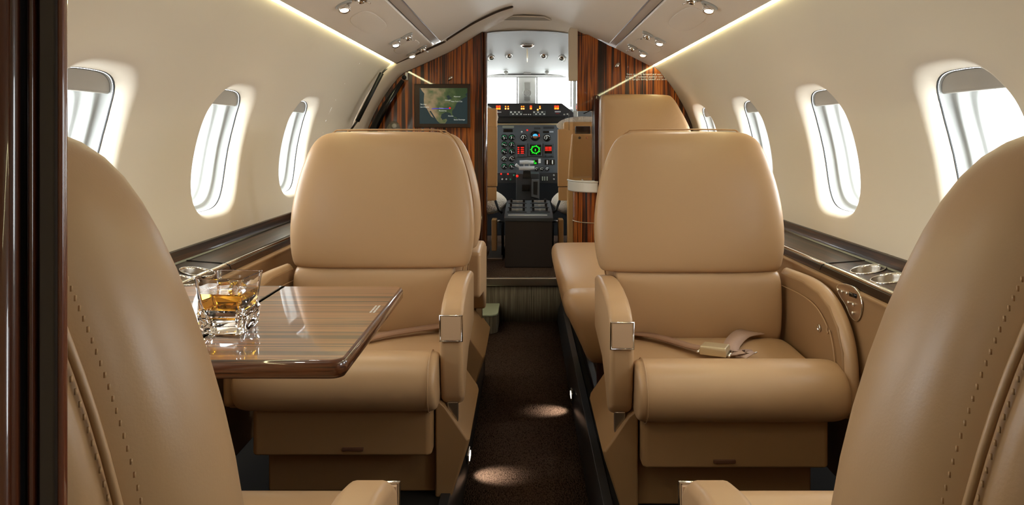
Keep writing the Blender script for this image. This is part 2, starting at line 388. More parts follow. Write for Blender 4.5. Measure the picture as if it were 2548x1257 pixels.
# cockpit step
t = thing('cockpit_step', 'raised step to the cockpit with a ribbed fabric riser and bright metal nosing', 'step', (-.02, 3.55, 0))
box('riser', (-.245, .262, 3.50, 3.54, -.02, .172), RISER, t, bevel=0)
box('nosing', (-.200, .168, 3.488, 3.515, .168, .2075), BRUSH, t, bevel=.005)
o = box('floor_6', (-.75, .75, 3.515, 5.0, .15, .208), CARPET, bevel=0); tag(o, kind='structure')
t = thing('step_box', 'low ribbed box with pale green lid at the left end of the step', 'box', (-.2, 3.35, 0))
prism('box_body', [(-.40, 3.49), (-.124, 3.49), (-.124, 3.31), (-.13, 3.29), (-.15, 3.275), (-.40, 3.275)], 'z', .001, .078, RISER, t, bevel=.002)
prism('box_lid', [(-.402, 3.492), (-.122, 3.492), (-.122, 3.31), (-.128, 3.287), (-.15, 3.272), (-.402, 3.272)], 'z', .078, .088, GREENB, t, bevel=.003)
lathe('entry_handle', [(.012, 0), (.012, .05), (.009, .053)], (-.212, 3.30, .088), CHROME, None)
tag(bpy.data.objects['entry_handle'], 'small chrome post standing on the pale green box lid', 'post')
# ------------------------------------------------------------------ side ledges and leather panels
CUPS = {1: [(.752, 1.632), (.750, 1.532)], -1: [(.722, 1.635), (.718, 1.545)]}
def ledge(s):
    side = 'right' if s > 0 else 'left'
    sh = 0.0
    yl = 3.5 if s > 0 else 3.38
    t = thing('side_ledge', 'glossy dark wood ledge running under the %s windows' % side, 'ledge', (s*.75, 1.8, zz(-.36)))
    top = [(.700, -.338), (.6985, -.322), (.702, -.3105), (.710, -.3055), (.722, -.303), (.782, -.291), (.785, -.291), (.785, -.330)]
    o = sweepY('ledge_top', [(s*x, z) for x, z in top], .3, yl, LEDW, t, bevel=0)
    cut(o, [geo_lathe([(.0345, -.1), (.0345, .1)], (s*cx, cy, zz(-.30)), 40) for cx, cy in CUPS[s]])
    for p in o.data.polygons: p.use_smooth = False
    sweepY('back_rail', [(s*x, z) for x, z in ((.783, -.300), (.785, -.288), (.788, -.281), (.797, -.266), (.812, -.262), (.812, -.31))], .3, yl, LEDW, t, bevel=.001)
    sweepY('hinge_groove', [(s*x, z) for x, z in ((.781, -.2905), (.7845, -.2875), (.7865, -.2865), (.7865, -.2925))], .3, yl, BLACKG, t, smooth=False)
    y1 = 3.0
    sweepY('metal_inlay', [(s*x, z) for x, z in ((.7035, -.3085), (.7085, -.3045), (.714, -.3032), (.714, -.3056), (.7085, -.3075))], .3, yl, CHROME, t, smooth=True)
    for yy in ((1.74, 1.10) if s > 0 else (1.74, 2.6)):
        tube('lid_seam', [(s*x, yy+(x-.74)*-.6, zz(z)+.0003) for x, z in ((.6985, -.322), (.702, -.310), (.710, -.305), (.722, -.3025), (.75, -.297), (.782, -.2905))], .0013, BLACK, t, n=6)
    for k, (cx, cy) in enumerate(CUPS[s]):
        c = thing('cup_holder', '%s of the two round steel cup holders in the %s side ledge' % (('forward', 'aft')[k], side), 'cup holder', (s*cx, cy, zz(-.36)), 'cup holders in the ledges')
        tz = zz(-.2965 - (.75-cx)*.2)
        def slope(x): return .205*(x*s-cx)
        def ringc(rad, h, n=56): return [(s*cx+math.cos(2*math.pi*q/n)*rad, cy+math.sin(2*math.pi*q/n)*rad, tz+h+slope(s*cx+math.cos(2*math.pi*q/n)*rad)) for q in range(n)]
        tz = zz(-.291-(.782-cx)*.2)
        v, f = geo_loft([ringc(*q) for q in ((.0342, -.006), (.0372, .0002), (.0374, .0022), (.0360, .0032), (.0345, .0024), (.0338, -.002), (.0338, -.006))], cap=False)
        mesh('rim', v, f, CHROME, c)
        v, f = geo_loft([ringc(*q) for q in ((.0339, -.001), (.0334, -.006), (.0328, -.050), (.030, -.053), (.001, -.053))], cap=False)
        mesh('well', v, f, BRUSH, c, fix=False)
    pr = [(.7045, -.325), (.690, -.330), (.6945, -.345), (.6935, -.45), (.70, -.60), (.72, -.797), (.76, -.797), (.76, -.325)]
    if s < 0: pr = [(x-.004, z) for x, z in pr]
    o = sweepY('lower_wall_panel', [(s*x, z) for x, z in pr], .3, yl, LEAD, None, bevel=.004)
    tag(o, 'tan leather lower wall panel below the %s ledge' % side, 'wall panel')
ledge(1); ledge(-1)
# seat controls on the right leather panel
c0 = Vector((.6935, 1.555, zz(-.352)))
t = thing('seat_control_panel', 'oval chrome seat control panel with buttons on the right leather side panel', 'control panel', c0)
out = [(2086, 722), (2086, 712), (2095, 707), (2110, 709), (2128, 717), (2142, 735), (2148, 760), (2144, 785), (2136, 798), (2128, 797), (2118, 785), (2108, 760), (2095, 740)]
def onpanel(px, py, dx=0, X=.6935):
    Y = X*F/(px-PX); p = P(px, py, Y); return Vector((X-dx, p.y, p.z))
pts = [onpanel(a, b) for a, b in out]
pts = smoothcurve(pts+[pts[0]], 4)[:-1]
def slab(name, pts, d0, d1, m, parent, **k):
    return loft(name, [[p+Vector((-d0, 0, 0)) for p in pts], [p+Vector((-d1, 0, 0)) for p in pts]], m, parent, **k)
slab('plate', pts, -.004, .003, mat('champagne_plate', (176, 148, 120), .3, metal=.8), t, bevel=.0008)
tube('bezel', [p+Vector((-.002, 0, 0)) for p in pts], .0018, CHROME, t, closed=True, n=8, up=(1, 0, 0))
for a, b in ((2091, 722), (2101, 726), (2113, 730), (2117, 753), (2129, 758), (2128, 779)):
    p = onpanel(a, b); lathe('button', [(.0038, 0), (.0038, .005), (.003, .0065), (.0005, .007)], p+Vector((-.001, 0, 0)), CHROME, t, 16, axis=(-1, 0, 0))
pd = [onpanel(a, b) for a, b in ((2117, 726), (2136, 733), (2135, 743), (2118, 737))]
slab('display', pd, .0015, .0042, BLACKG, t)
# ------------------------------------------------------------------ bulkheads
TOPZ = DOME
def sect(inset, side, xmin):
    """outline of half a bulkhead from the doorway edge over the liner and down the side"""
    pts = []
    for x, z in [(a, b) for a, b in DOME if a >= 0][::-1]:
        if x > xmin: pts.append((x, z))
    for z in (.335, .30, .25, .2, .15, .1, .05, 0, -.05, -.1, -.2, -.3, -.5, -.79): pts.append((wx(z) if z < .33 else .6, z))
    zc = -.1
    if inset:
        r = []
        for i, (x, z) in enumerate(pts):
            a = pts[max(i-1, 0)]; b = pts[min(i+1, len(pts)-1)]
            d = Vector((b[0]-a[0], b[1]-a[1])).normalized(); nx, nz = -d.y, d.x
            if nx > 0: nx, nz = -nx, -nz
            ii = inset*min(1, max(0, (x-.05)/.3))
            r.append((x+nx*ii*(1 if z > -.3 else .6), z+nz*ii if z > -.7 else z))
        pts = r
    return pts
pl = sect(.045, -1, .19)
# left bulkhead
t = thing('left_bulkhead', 'glossy zebra-striped wood bulkhead left of the cockpit doorway, carrying the map screen', 'bulkhead', (-.45, 3.57, .1))
t.name = 'bulkhead'; WS['bulkhead'] = Vector((-.45, 3.57, .1))
poly = [(-.205, zz(.4925))]+[(-x, zz(z)) for x, z in pl if x > .22]+[(-.205, zz(-.79)), (-.200, zz(-.76))]
prism('veneer_panel', poly, 'y', 3.55, 3.60, ZEB, t, bevel=.003)
loft('rounded_edge', [[(-.196+.012*math.cos(a), 3.575-.028*math.sin(a), z) for a in [math.pi*(i/10)-math.pi/2+math.pi/2*0 for i in range(11)]]+[(-.21, 3.603, z), (-.21, 3.547, z)] for z in (zz(-.765), zz(.49))], mat('door_post_wood', (96, 52, 26), .2, coat=1), t)
# liner ring between wall end and left bulkhead
r0 = sect(0, -1, .05); r1 = sect(.045, -1, .05)
mid = [((a[0]*.75+b[0]*.25), (a[1]*.75+b[1]*.25)) for a, b in zip(r0, r1)]
ydoor = [3.12+.33*min(1, (x/.40))**.8 if z > .4 else 3.42 for x, z in r0]
rings = [[(-a[0], y_, zz(a[1])-.001) for a, y_ in zip(r0, ydoor)], [(-a[0]+.004, y_+.008, zz(a[1])-.004) for a, y_ in zip(mid, ydoor)], [(-a[0], 3.56, zz(a[1])) for a in r1]]
o = loft('door_liner', rings, CREAM2, None, cap=False, closed=False); tag(o, 'plain beige curved liner framing the entry between left wall and wood bulkhead', 'liner')
sm = [(-a[0]+.004, y_-.002, zz(a[1])-.006) for a, y_ in zip(r0, ydoor) if a[1] > .32]
tube('door_seal', smoothcurve(sm, 4), .0045, GROOVE, None, n=8, up=(0, 1, 0)); tag(bpy.data.objects['door_seal'], 'thin brown seal curving across the ceiling above the entry', 'seal')
# gas strut on the entry side
t = thing('gas_strut', 'slim black gas strut standing along the entry edge of the left wall', 'strut', P(880, 305, 3.3))
tube('cylinder', [P(889, 302, 3.30), P(950, 182, 3.33)], .0095, BLACK, t, n=12)
tube('rod', [P(868, 330, 3.30), P(890, 300, 3.30)], .0045, mat('strut_rod', (60, 55, 48), .3, metal=.8), t, n=8)
tube('end_fitting', [P(949, 184, 3.33), P(958, 174, 3.34), P(962, 171, 3.36)], .004, BLACK, t, n=8)
t = thing('hinge_arm', 'black folded door arm lying against the wood at far left', 'door arm', P(940, 318, 3.5))
tube('arm', [P(925, 330, 3.50), P(960, 262, 3.50), P(1002, 200, 3.51)], [.020, .017, .010], BLACKG, t, n=10, ry=.008, up=(0, 1, 0))
lathe('pivot', [(.010, 0), (.011, .004), (.006, .010)], P(1006, 193, 3.52), BLACK, t, 16, axis=(0, -1, 0))
box('pivot_plate', (P(1008, 0, 3.53).x, P(1014, 0, 3.53).x, 3.53, 3.55, P(0, 199, 3.53).z, P(0, 180, 3.53).z), WHITE, t)
# oval clear glass cover on the bulkhead with two small grey studs
t = thing('oval_cover', 'clear glass domed cover on the wood bulkhead, half hidden by the left seat', 'lamp', P(978, 345, 3.54))
prf = se(.038, .075, 2.3, 40, P(978, 335, 3.53).x, P(978, 335, 3.53).z-.01)
cx_, cz_ = P(978, 335, 3.53).x, P(978, 335, 3.53).z-.01
rr = [[(cx_+(x-cx_)*k, 3.55-d, cz_+(z-cz_)*k) for x, z in prf] for k, d in ((1.0, 0), (1.0, .008), (.88, .022), (.62, .030), (.3, .034))]
loft('glass_cover', rr, mat('frosted_clear', (226, 214, 196), .12, trans=.7, ior=1.3), t)
for dz in (.035, .0): lathe('cover_stud', [(.012, 0), (.010, .003), (.002, .004)], (cx_+.008, 3.516, cz_+dz+.015), GREYP, t, 20, axis=(0, -1, 0))
# right bulkhead
pr_ = sect(.0, 1, .24)
t = thing('bulkhead', 'glossy zebra-striped wood bulkhead right of the cockpit doorway with a white placard', 'bulkhead', (.5, 3.57, .1))
poly = [(.245, zz(.503))]+[(x, zz(z)) for x, z in pr_ if x > .26]+[(.318, zz(-.79)), (.318, zz(.112)), (.245, zz(.112))]
prism('veneer_panel', poly, 'y', 3.55, 3.60, ZEB, t, bevel=.003)
box('divider_post', (.322, .346, 3.505, 3.60, .092, zz(.185)), mat('dark_red_wood', (62, 18, 10), .2, coat=1), t, bevel=.004)
text('placard', 'Seats must be forward and seat belts\nstowed in outboard position with seat\nbacks upright during takeoff and landing', P(1610, 191, 3.546), .0130, WHTX, t, space=.9)
lathe('latch', [(.010, 0), (.010, .006), (.004, .009)], P(1536, 162, 3.548), CHROME, t, 20, axis=(0, -1, 0), sx=1.5, sy=.8)
tube('veneer_joint', [P(x, y, 3.5485) for x, y in ((1437, 88), (1452, 88), (1466, 84), (1478, 80))], .0012, BLACK, t, n=6)
o = bpy.data.objects['bulkhead']
lathe('latch', [(.010, 0), (.010, .006), (.004, .009)], P(1121, 195, 3.548), CHROME, o, 20, axis=(0, -1, 0), sx=1.4, sy=.7)
# beige door post
t = thing('door_post', 'narrow beige rounded post right of the cockpit doorway', 'post', (.225, 3.56, .88))
pp = [(.203, zz(.255)), (.203, zz(.49)), (.208, zz(.505)), (.220, zz(.515)), (.247, zz(.512)), (.247, zz(.255))]
prism('post_body', pp, 'y', 3.525, 3.56, mat('post_beige', (206, 190, 166), .35, coat=.5), t, bevel=.006)
box('acrylic_edge', (.205, .209, 3.53, 3.56, zz(.02), zz(.254)), ACRYL, t, bevel=.0005)
# galley cabinet
t = thing('galley_cabinet', 'half-round striped wood cabinet with white curved tray top beside the doorway', 'cabinet', (.28, 3.5, .09))
def dsh(x0, x1, y0, yb, n=14):
    r = [(x1, yb)]
    for i in range(n+1):
        a = math.pi/2*i/n; r.append((x1-(x1-x0)*math.sin(a), y0+(yb-y0)*(1-math.cos(a)) if 0 else yb-(yb-y0)*math.cos(a)))
    return r
body = dsh(.222, .321, 3.38, 3.50)
loft('cabinet_body', [[(x, y, z) for x, y in body] for z in (zz(-.628), zz(-.395), zz(-.255))], ZEB, t, bevel=.002)
sp = [(x-.002, y-.002, zz(-.402)) for x, y in body[1:]]
tube('joint_line', sp, .0018, GOLD, t, n=6)
tube('base_line', [(x-.002, y-.002, zz(-.600)+.03*(1-i/14)) for i, (x, y) in enumerate(body[1:])], .0018, GOLD, t, n=6)
tr = dsh(.198, .326, 3.34, 3.50)
loft('tray_top', [[(x, y, z) for x, y in tr] for z in (zz(-.262), zz(-.215))], TRAY, t, bevel=.006)
inn = dsh(.206, .320, 3.352, 3.494)
tube('tray_rim', [(x, y, zz(-.213)) for x, y in tr[1:]], .004, TRAY, t, n=8)
box('tray_divider', (.262, .266, 3.37, 3.49, zz(-.216), zz(-.209)), TRAY, t, bevel=.001)
t = thing('acrylic_screen', 'clear acrylic screen above the white galley tray', 'screen', (.28, 3.53, zz(-.21)))
box('panel', (.224, .320, 3.528, 3.532, zz(-.205), zz(.112)), ACRYL, t, bevel=.0005)
tube('clip', [P(1452, 283, 3.52), P(1475, 272, 3.52)], .0025, BLACK, t, n=6)
# map screen
t = thing('map_screen', 'moving map screen in a brown frame on the left wood bulkhead', 'screen', P(1100, 317, 3.54))
a, b = P(1031, 209, 3.53), P(1170, 318, 3.53)
fr = geo_box(a.x, b.x, 3.525, 3.55, b.z, a.z)
o = mesh('frame', *fr, mat('brown_bezel', (52, 30, 16), .4), t, bevel=.003)
a2, b2 = P(1044, 219, 3.522), P(1163, 308, 3.522)
def quad(name, x0, x1, z0, z1, y, m, parent):
    return mesh(name, *geo_box(x0, x1, y, y+.0006, z0, z1), m, parent, smooth=False)
SEA = mat('map_sea', (12, 30, 34), .3, emit=(22, 40, 46), es=.7)
LAND = bpy.data.materials.new('map_land'); LAND.use_nodes = True
nt = LAND.node_tree; bb = nt.nodes['Principled BSDF']
tc = nt.nodes.new('ShaderNodeTexCoord'); nz = nt.nodes.new('ShaderNodeTexNoise'); nz.inputs['Scale'].default_value = 28; nz.inputs['Detail'].default_value = 8
gr = nt.nodes.new('ShaderNodeSeparateXYZ'); ml = nt.nodes.new('ShaderNodeMath'); ml.operation = 'MULTIPLY_ADD'; ml.inputs[1].default_value = -3.6; ml.inputs[2].default_value = -1.25
ad = nt.nodes.new('ShaderNodeMath'); ad.operation = 'ADD'; cr = nt.nodes.new('ShaderNodeValToRGB')
nt.links.new(tc.outputs['Object'], nz.inputs['Vector']); nt.links.new(tc.outputs['Object'], gr.inputs[0])
nt.links.new(gr.outputs[0], ml.inputs[0]); nt.links.new(ml.outputs[0], ad.inputs[0]); nt.links.new(nz.outputs['Fac'], ad.inputs[1]); nt.links.new(ad.outputs[0], cr.inputs[0])
cr.color_ramp.elements[0].position = .40; cr.color_ramp.elements[0].color = lin((38, 62, 34)); cr.color_ramp.elements[1].position = 1.1 if 0 else 1.0; cr.color_ramp.elements[1].color = lin((150, 128, 104))
e = cr.color_ramp.elements.new(.66); e.color = lin((70, 86, 54))
nt.links.new(cr.outputs[0], bb.inputs['Base Color']); nt.links.new(cr.outputs[0], bb.inputs['Emission Color']); bb.inputs['Emission Strength'].default_value = .4; bb.inputs['Roughness'].default_value = .3
scr = quad('display', a2.x, b2.x, b2.z, a2.z, 3.5235, SEA, t)
def mp(u, v):   # crop pixel of the map -> cabin
    return P(1025+u/10.058, 200+v/10.058, 3.522)
def mapoly(name, uv, m, y):
    p = [mp(*q) for q in uv]
    return prism(name, [(q.x, q.z) for q in p], 'y', y, y+.0004, m, scr, smooth=False)
mapoly('land', [(215, 195), (1385, 195), (1385, 300), (1330, 360), (1380, 400), (1300, 440), (1240, 470), (1180, 520), (1120, 570), (1090, 640), (1060, 700), (1010, 750), (1000, 800), (1020, 880), (990, 890), (965, 820), (900, 800), (830, 800), (740, 850), (720, 930), (760, 990), (860, 960), (880, 1000), (830, 1080), (700, 1080), (630, 1010), (560, 900), (470, 760), (440, 770), (520, 900), (540, 940), (480, 900), (420, 800), (380, 720), (320, 640), (300, 560), (300, 440), (310, 330), (250, 260)], LAND, 3.5228)
mapoly('island', [(1030, 900), (1110, 930), (1140, 960), (1100, 960), (1040, 925)], LAND, 3.5228)
mapoly('lake', [(860, 390), (930, 370), (960, 420), (1010, 450), (940, 470), (900, 500), (890, 440)], SEA, 3.5224)
tube('flight_path', [mp(495, 712), mp(600, 706), mp(940, 708)], .0016, mat('path_blue', (50, 40, 170), .4, emit=(60, 45, 190), es=.8), scr, n=6)
lathe('position_mark', [(.0045, 0), (.003, .001)], mp(948, 695)+Vector((0, -.001, 0)), mat('mark_red', (220, 20, 20), .4, emit=(230, 20, 20), es=.8), scr, 12, axis=(0, -1, 0))
MT = mat('map_lettering', (200, 205, 200), .4, emit=(190, 195, 190), es=.6)
for s_, u, v in (('Montreal', 1130, 408), ('Chicago', 900, 498), ('New York City', 1120, 528), ('San Jose', 290, 600), ('Los Angeles', 320, 668), ('Dallas', 740, 700), ('Monterrey', 770, 762), ('Havana', 970, 893), ('Santo Domingo', 1190, 985)):
    text('lettering', s_, mp(u, v)+Vector((0, -.0008, 0)), .0085, MT, scr)
# ------------------------------------------------------------------ cockpit
def arch(wd, zt, zs, n=16):
    return [(wd*math.cos(math.pi*i/n), zs+(zt-zs)*math.sin(math.pi*i/n)**.8) for i in range(n+1)]
o = loft('ceiling_2', [[(x, y, zz(z)) for x, z in arch(wd, zt, zs)] for y, wd, zt, zs in ((3.61, .74, .505, .12), (3.9, .72, .495, .12), (4.3, .66, .455, .14), (4.68, .60, .41, .20), (4.86, .58, .385, .24))], COCKW, None, cap=False, closed=False); tag(o, kind='structure')
for s in (-1, 1):
    o = loft('wall_cockpit_left' if s < 0 else 'wall_cockpit_right', [[(s*.74, 3.6, .15), (s*.74, 3.6, zz(.06))], [(s*.6, 4.95, .15), (s*.6, 4.95, zz(.06))]], COCKW, None, cap=False, closed=False); tag(o, kind='structure')
    o = loft('window_%d' % (20+s), [[(s*.735, 3.6, zz(.05)), (s*.735, 3.6, zz(.2))], [(s*.6, 4.95, zz(.05)), (s*.6, 4.95, zz(.3))]], PANE, None, cap=False, closed=False); tag(o, kind='structure')
o = box('wall_front', (-.62, .62, 4.95, 4.98, .15, zz(.17)), PANELD); tag(o, kind='structure')
# windshield header, posts and panes
t = thing('window_30', kind='structure', loc=(0, 4.9, zz(.2)))
box('header', (-.56, .56, 4.83, 4.88, zz(.372), zz(.410)), COCKW, t, bevel=.004)
box('inner_lip', (-.55, .55, 4.80, 4.83, zz(.378), zz(.386)), WHITE, t, bevel=.002)
for a_, b_ in ((1290, 1333),):
    x0, x1 = P(a_, 0, 4.85).x, P(b_, 0, 4.85).x
    box('center_post', (x0, x1, 4.84, 4.90, zz(.18), zz(.375)), WHITE, t, bevel=.006)
for a_ in (1287, 1336, 1205, 1421):
    x = P(a_, 0, 4.85).x; box('mullion', (x-.004, x+.004, 4.845, 4.87, zz(.18), zz(.372)), GREYP, t, bevel=.002)
for s in (-1, 1):
    box('side_post', tuple(sorted((s*.30+.01, s*.33+.01)))+(4.84, 4.90, zz(.1), zz(.375)), COCKW, t, bevel=.004)
mesh('pane', *geo_box(-.6, .6, 4.90, 4.903, zz(.15), zz(.40)), PANE, t, smooth=False)
t = thing('compass', 'round standby compass hanging on the post between the windshield panes', 'compass', P(1312, 232, 4.82))
box('bracket', (P(1304, 0, 4.83).x, P(1320, 0, 4.83).x, 4.822, 4.84, P(0, 250, 4.83).z, P(0, 205, 4.83).z), GREYP, t, bevel=.003)
lathe('dial', [(.024, 0), (.026, .012), (.022, .018), (.0005, .018)], P(1312, 232, 4.82), mat('compass_face', (70, 66, 58), .4), t, 28, axis=(0, -1, 0))
lathe('bezel', [(.020, .016), (.027, .016), (.028, .020), (.024, .023), (.020, .020)], P(1312, 232, 4.82), GREYP, t, 28, axis=(0, -1, 0))
for an in range(8):
    a_ = math.pi*an/4; p = P(1312, 232, 4.80); 
    mesh('tick', *geo_box(p.x+.015*math.cos(a_)-.0015, p.x+.015*math.cos(a_)+.0015, 4.7995, 4.8015, p.z+.015*math.sin(a_)-.0015, p.z+.015*math.sin(a_)+.0015), MARK, t)
# cockpit ceiling lamps
t = thing('dome_light', 'square chrome dome light on the cockpit ceiling centreline', 'light', P(1312, 104, 4.0))
p = P(1312, 104, 4.0)
loft('housing', [[(p.x+x*k, p.y+.01*h, p.z+z*k+.004*h) for x, z in se(.038, .030, 3.4, 28)] for k, h in ((1.05, 4), (1.05, 0), (.85, -1.5))], BRUSH, t)
loft('lens', [[(p.x+x*k, p.y-.018-.004*h, p.z+z*k-.004) for x, z in se(.026, .018, 3, 24)] for k, h in ((1, 0), (.8, 1))], GREYP, t)
tube('centre_strip', [P(1312, 80, 3.75), P(1312, 90, 3.9)], .003, GREYP, t, n=6)
tube('lower_strip', [P(1312, 120, 4.1), P(1312, 172, 4.70)], .004, GOLD, t, n=6)
for k, (px, py, Y, s, ds) in enumerate(((1265, 134, 4.25, -1, 'left of the dome light'), (1355, 134, 4.25, 1, 'right of the dome light'), (1220, 139, 4.2, -1, 'at the far left doorway edge'), (1400, 140, 4.2, 1, 'by the right door post'))):
    p = P(px, py, Y)
    t = thing('map_light', 'small swivelling chrome eyeball light %s on the cockpit ceiling' % ds, 'light', p, 'cockpit eyeball lights')
    lathe('base_ring', [(.022, .020), (.024, .008), (.018, .002)], p, GREYP, t, 24, axis=(s*-.2, -.35, -.8), sx=1)
    lathe('barrel', [(.012, -.002), (.017, .004), (.018, .020), (.014, .024)], p+Vector((0, -.004, 0)), CHROME, t, 24, axis=(s*-.3, -.6, -.6))
for px in (1259, 1361):
    p = P(px, 179, 4.7); lathe('sun_visor_clip', [(.014, 0), (.014, .01), (.006, .016)], p, GREYP, None, 16, axis=(0, -.5, -.8))
    tag(bpy.data.objects['sun_visor_clip' if px == 1259 else 'sun_visor_clip.001'], 'small grey knob at the %s of the windshield header' % ('left' if px < 1300 else 'right'), 'knob')
box('overhead_catch', (P(1303, 0, 4.78).x, P(1321, 0, 4.78).x, 4.76, 4.80, P(0, 184, 4.78).z, P(0, 172, 4.78).z), GREYP)
tag(bpy.data.objects['overhead_catch'], 'grey catch block at the top of the windshield centre post', 'catch')
# glareshield
YG = 4.60
t = thing('glareshield', 'black glareshield with red and amber warning lights under the windshield', 'glareshield', P(1320, 290, YG))
def pp2(pts, Y): return [(P(a_, b_, Y).x, P(a_, b_, Y).z) for a_, b_ in pts]
prism('hood', pp2([(1190, 262), (1215, 257), (1398, 257), (1415, 270), (1428, 280), (1428, 291), (1190, 291)], YG), 'y', YG, 4.9, mat('hood_black', (30, 31, 33), .6), t, bevel=.006)
prism('visor', pp2([(1190, 290), (1410, 290), (1400, 305), (1190, 305)], YG+.02), 'y', YG+.03, 4.9, BLACK, t, bevel=.004)
def dots(cells, mt, nm='warning_light', Y=YG, w_=3.6, h=3.6):
    for a_, b_ in cells:
        p = P(a_, b_, Y-.003); q = w_/2*Y/F; r_ = h/2*Y/F
        box(nm, (p.x-q, p.x+q, Y-.004, Y+.001, p.z-r_, p.z+r_), mt, t, bevel=.0015)
dots([(1237, 265), (1243, 265), (1382, 265), (1388, 265), (1321, 265)], REDE, w_=5, h=4)
dots([(1237, 270.5), (1243, 270.5), (1382, 270), (1388, 270), (1321, 270)], ORAE, w_=5, h=4)
dots([(1258, 265), (1264.5, 265), (1298, 265), (1303, 265), (1343.5, 265)], ORAE, w_=3, h=2.5)
dots([(1258, 270.5), (1264.5, 270.5), (1298, 270.5), (1303, 270.5), (1343.5, 269.5), (1338, 273)], AMBE, w_=3.6, h=3.6)
for a_, b_ in ((1268.5, 1299.5), (1326, 1357.5)):
    p0, p1 = P(a_, 276.5, YG), P(b_, 287, YG)
    k = box('keypad', (p0.x, p1.x, YG-.004, YG, p1.z, p0.z), mat('keypad_grey', (86, 96, 98), .5), t, bevel=.001)
    for i in range(6):
        for j in range(2):
            c = P(a_+3+i*5.0, 279.2+j*5, YG-.004); mesh('key', *geo_box(c.x-.0045, c.x+.0045, YG-.006, YG-.004, c.z-.004, c.z+.004), mat('key_dark', (34, 36, 38), .4) if (i+j) % 2 else MARK, k, smooth=False)
dots([(1304, 285), (1309, 285), (1315, 285), (1320, 285)], MARK, 'push_button', w_=3, h=2.4)
dots([(1240, 279), (1388, 278)], mat('label_grey', (150, 152, 158), .5), 'label_plate', w_=15, h=3.5)
dots([(1387, 282.5), (1236, 283)], mat('dull_red', (110, 16, 14), .5), 'label_plate', w_=9, h=2.2)
dots([(1404, 285), (1412, 284)], GREYP, 'switch', w_=4, h=3)
# instrument panel
YP = 4.75
t = thing('instrument_panel', 'grey instrument panel packed with gauges and red and green displays', 'instrument panel', P(1312, 455, YP))
prism('face_plate', pp2([(1150, 306), (1470, 306), (1470, 455), (1150, 455)], YP), 'y', YP, YP+.04, PANEL, t, bevel=.003)
box('cream_strip', (P(1200, 0, YP).x, P(1400, 0, YP).x, YP-.006, YP, P(0, 311, YP).z, P(0, 307, YP).z), mat('cream_strip', (190, 170, 130), .5), t)
prism('lower_shelf', pp2([(1160, 430), (1465, 430), (1465, 456), (1160, 456)], YP-.02), 'y', YP-.02, YP-.001, PANELD, t, bevel=.002)
def gauge(px, py, r, style=0):
    p = P(px, py, YP); rr_ = r*YP/F
    g = lathe('gauge', [(rr_*1.12, -.001), (rr_*1.12, .006), (rr_, .009), (rr_*.92, .006), (.0003, .006)], p, BLACKG, t, 24, axis=(0, -1, 0))
    a0 = random.uniform(.6, 2.5)
    arcp = [(p.x+rr_*.74*math.cos(a), YP-.008, p.z+rr_*.74*math.sin(a)) for a in [R(200-180*i/10) for i in range(11)]]
    tube('scale_arc', arcp, rr_*.10, GRMK if style == 0 else MARK, g, n=6, up=(0, 1, 0))
    for a in (a0, a0+2.4):
        tube('needle', [(p.x, YP-.009, p.z), (p.x+rr_*.7*math.cos(a+1), YP-.009, p.z+rr_*.7*math.sin(a+1))], [rr_*.16, rr_*.05], MARK, g, n=6, up=(0, 1, 0))
    return g
for j, py in enumerate((342.3, 359.8, 377, 395, 413.6)):
    for px in (1254.6, 1273.4): gauge(px, py, 7.2, 0 if j not in (3,) else 1)
gauge(1303, 342.5, 8.2, 1); gauge(1361, 343, 8.6, 1)
for px in (1335, 1348, 1362): gauge(px, 420.5, 5.0, 1)
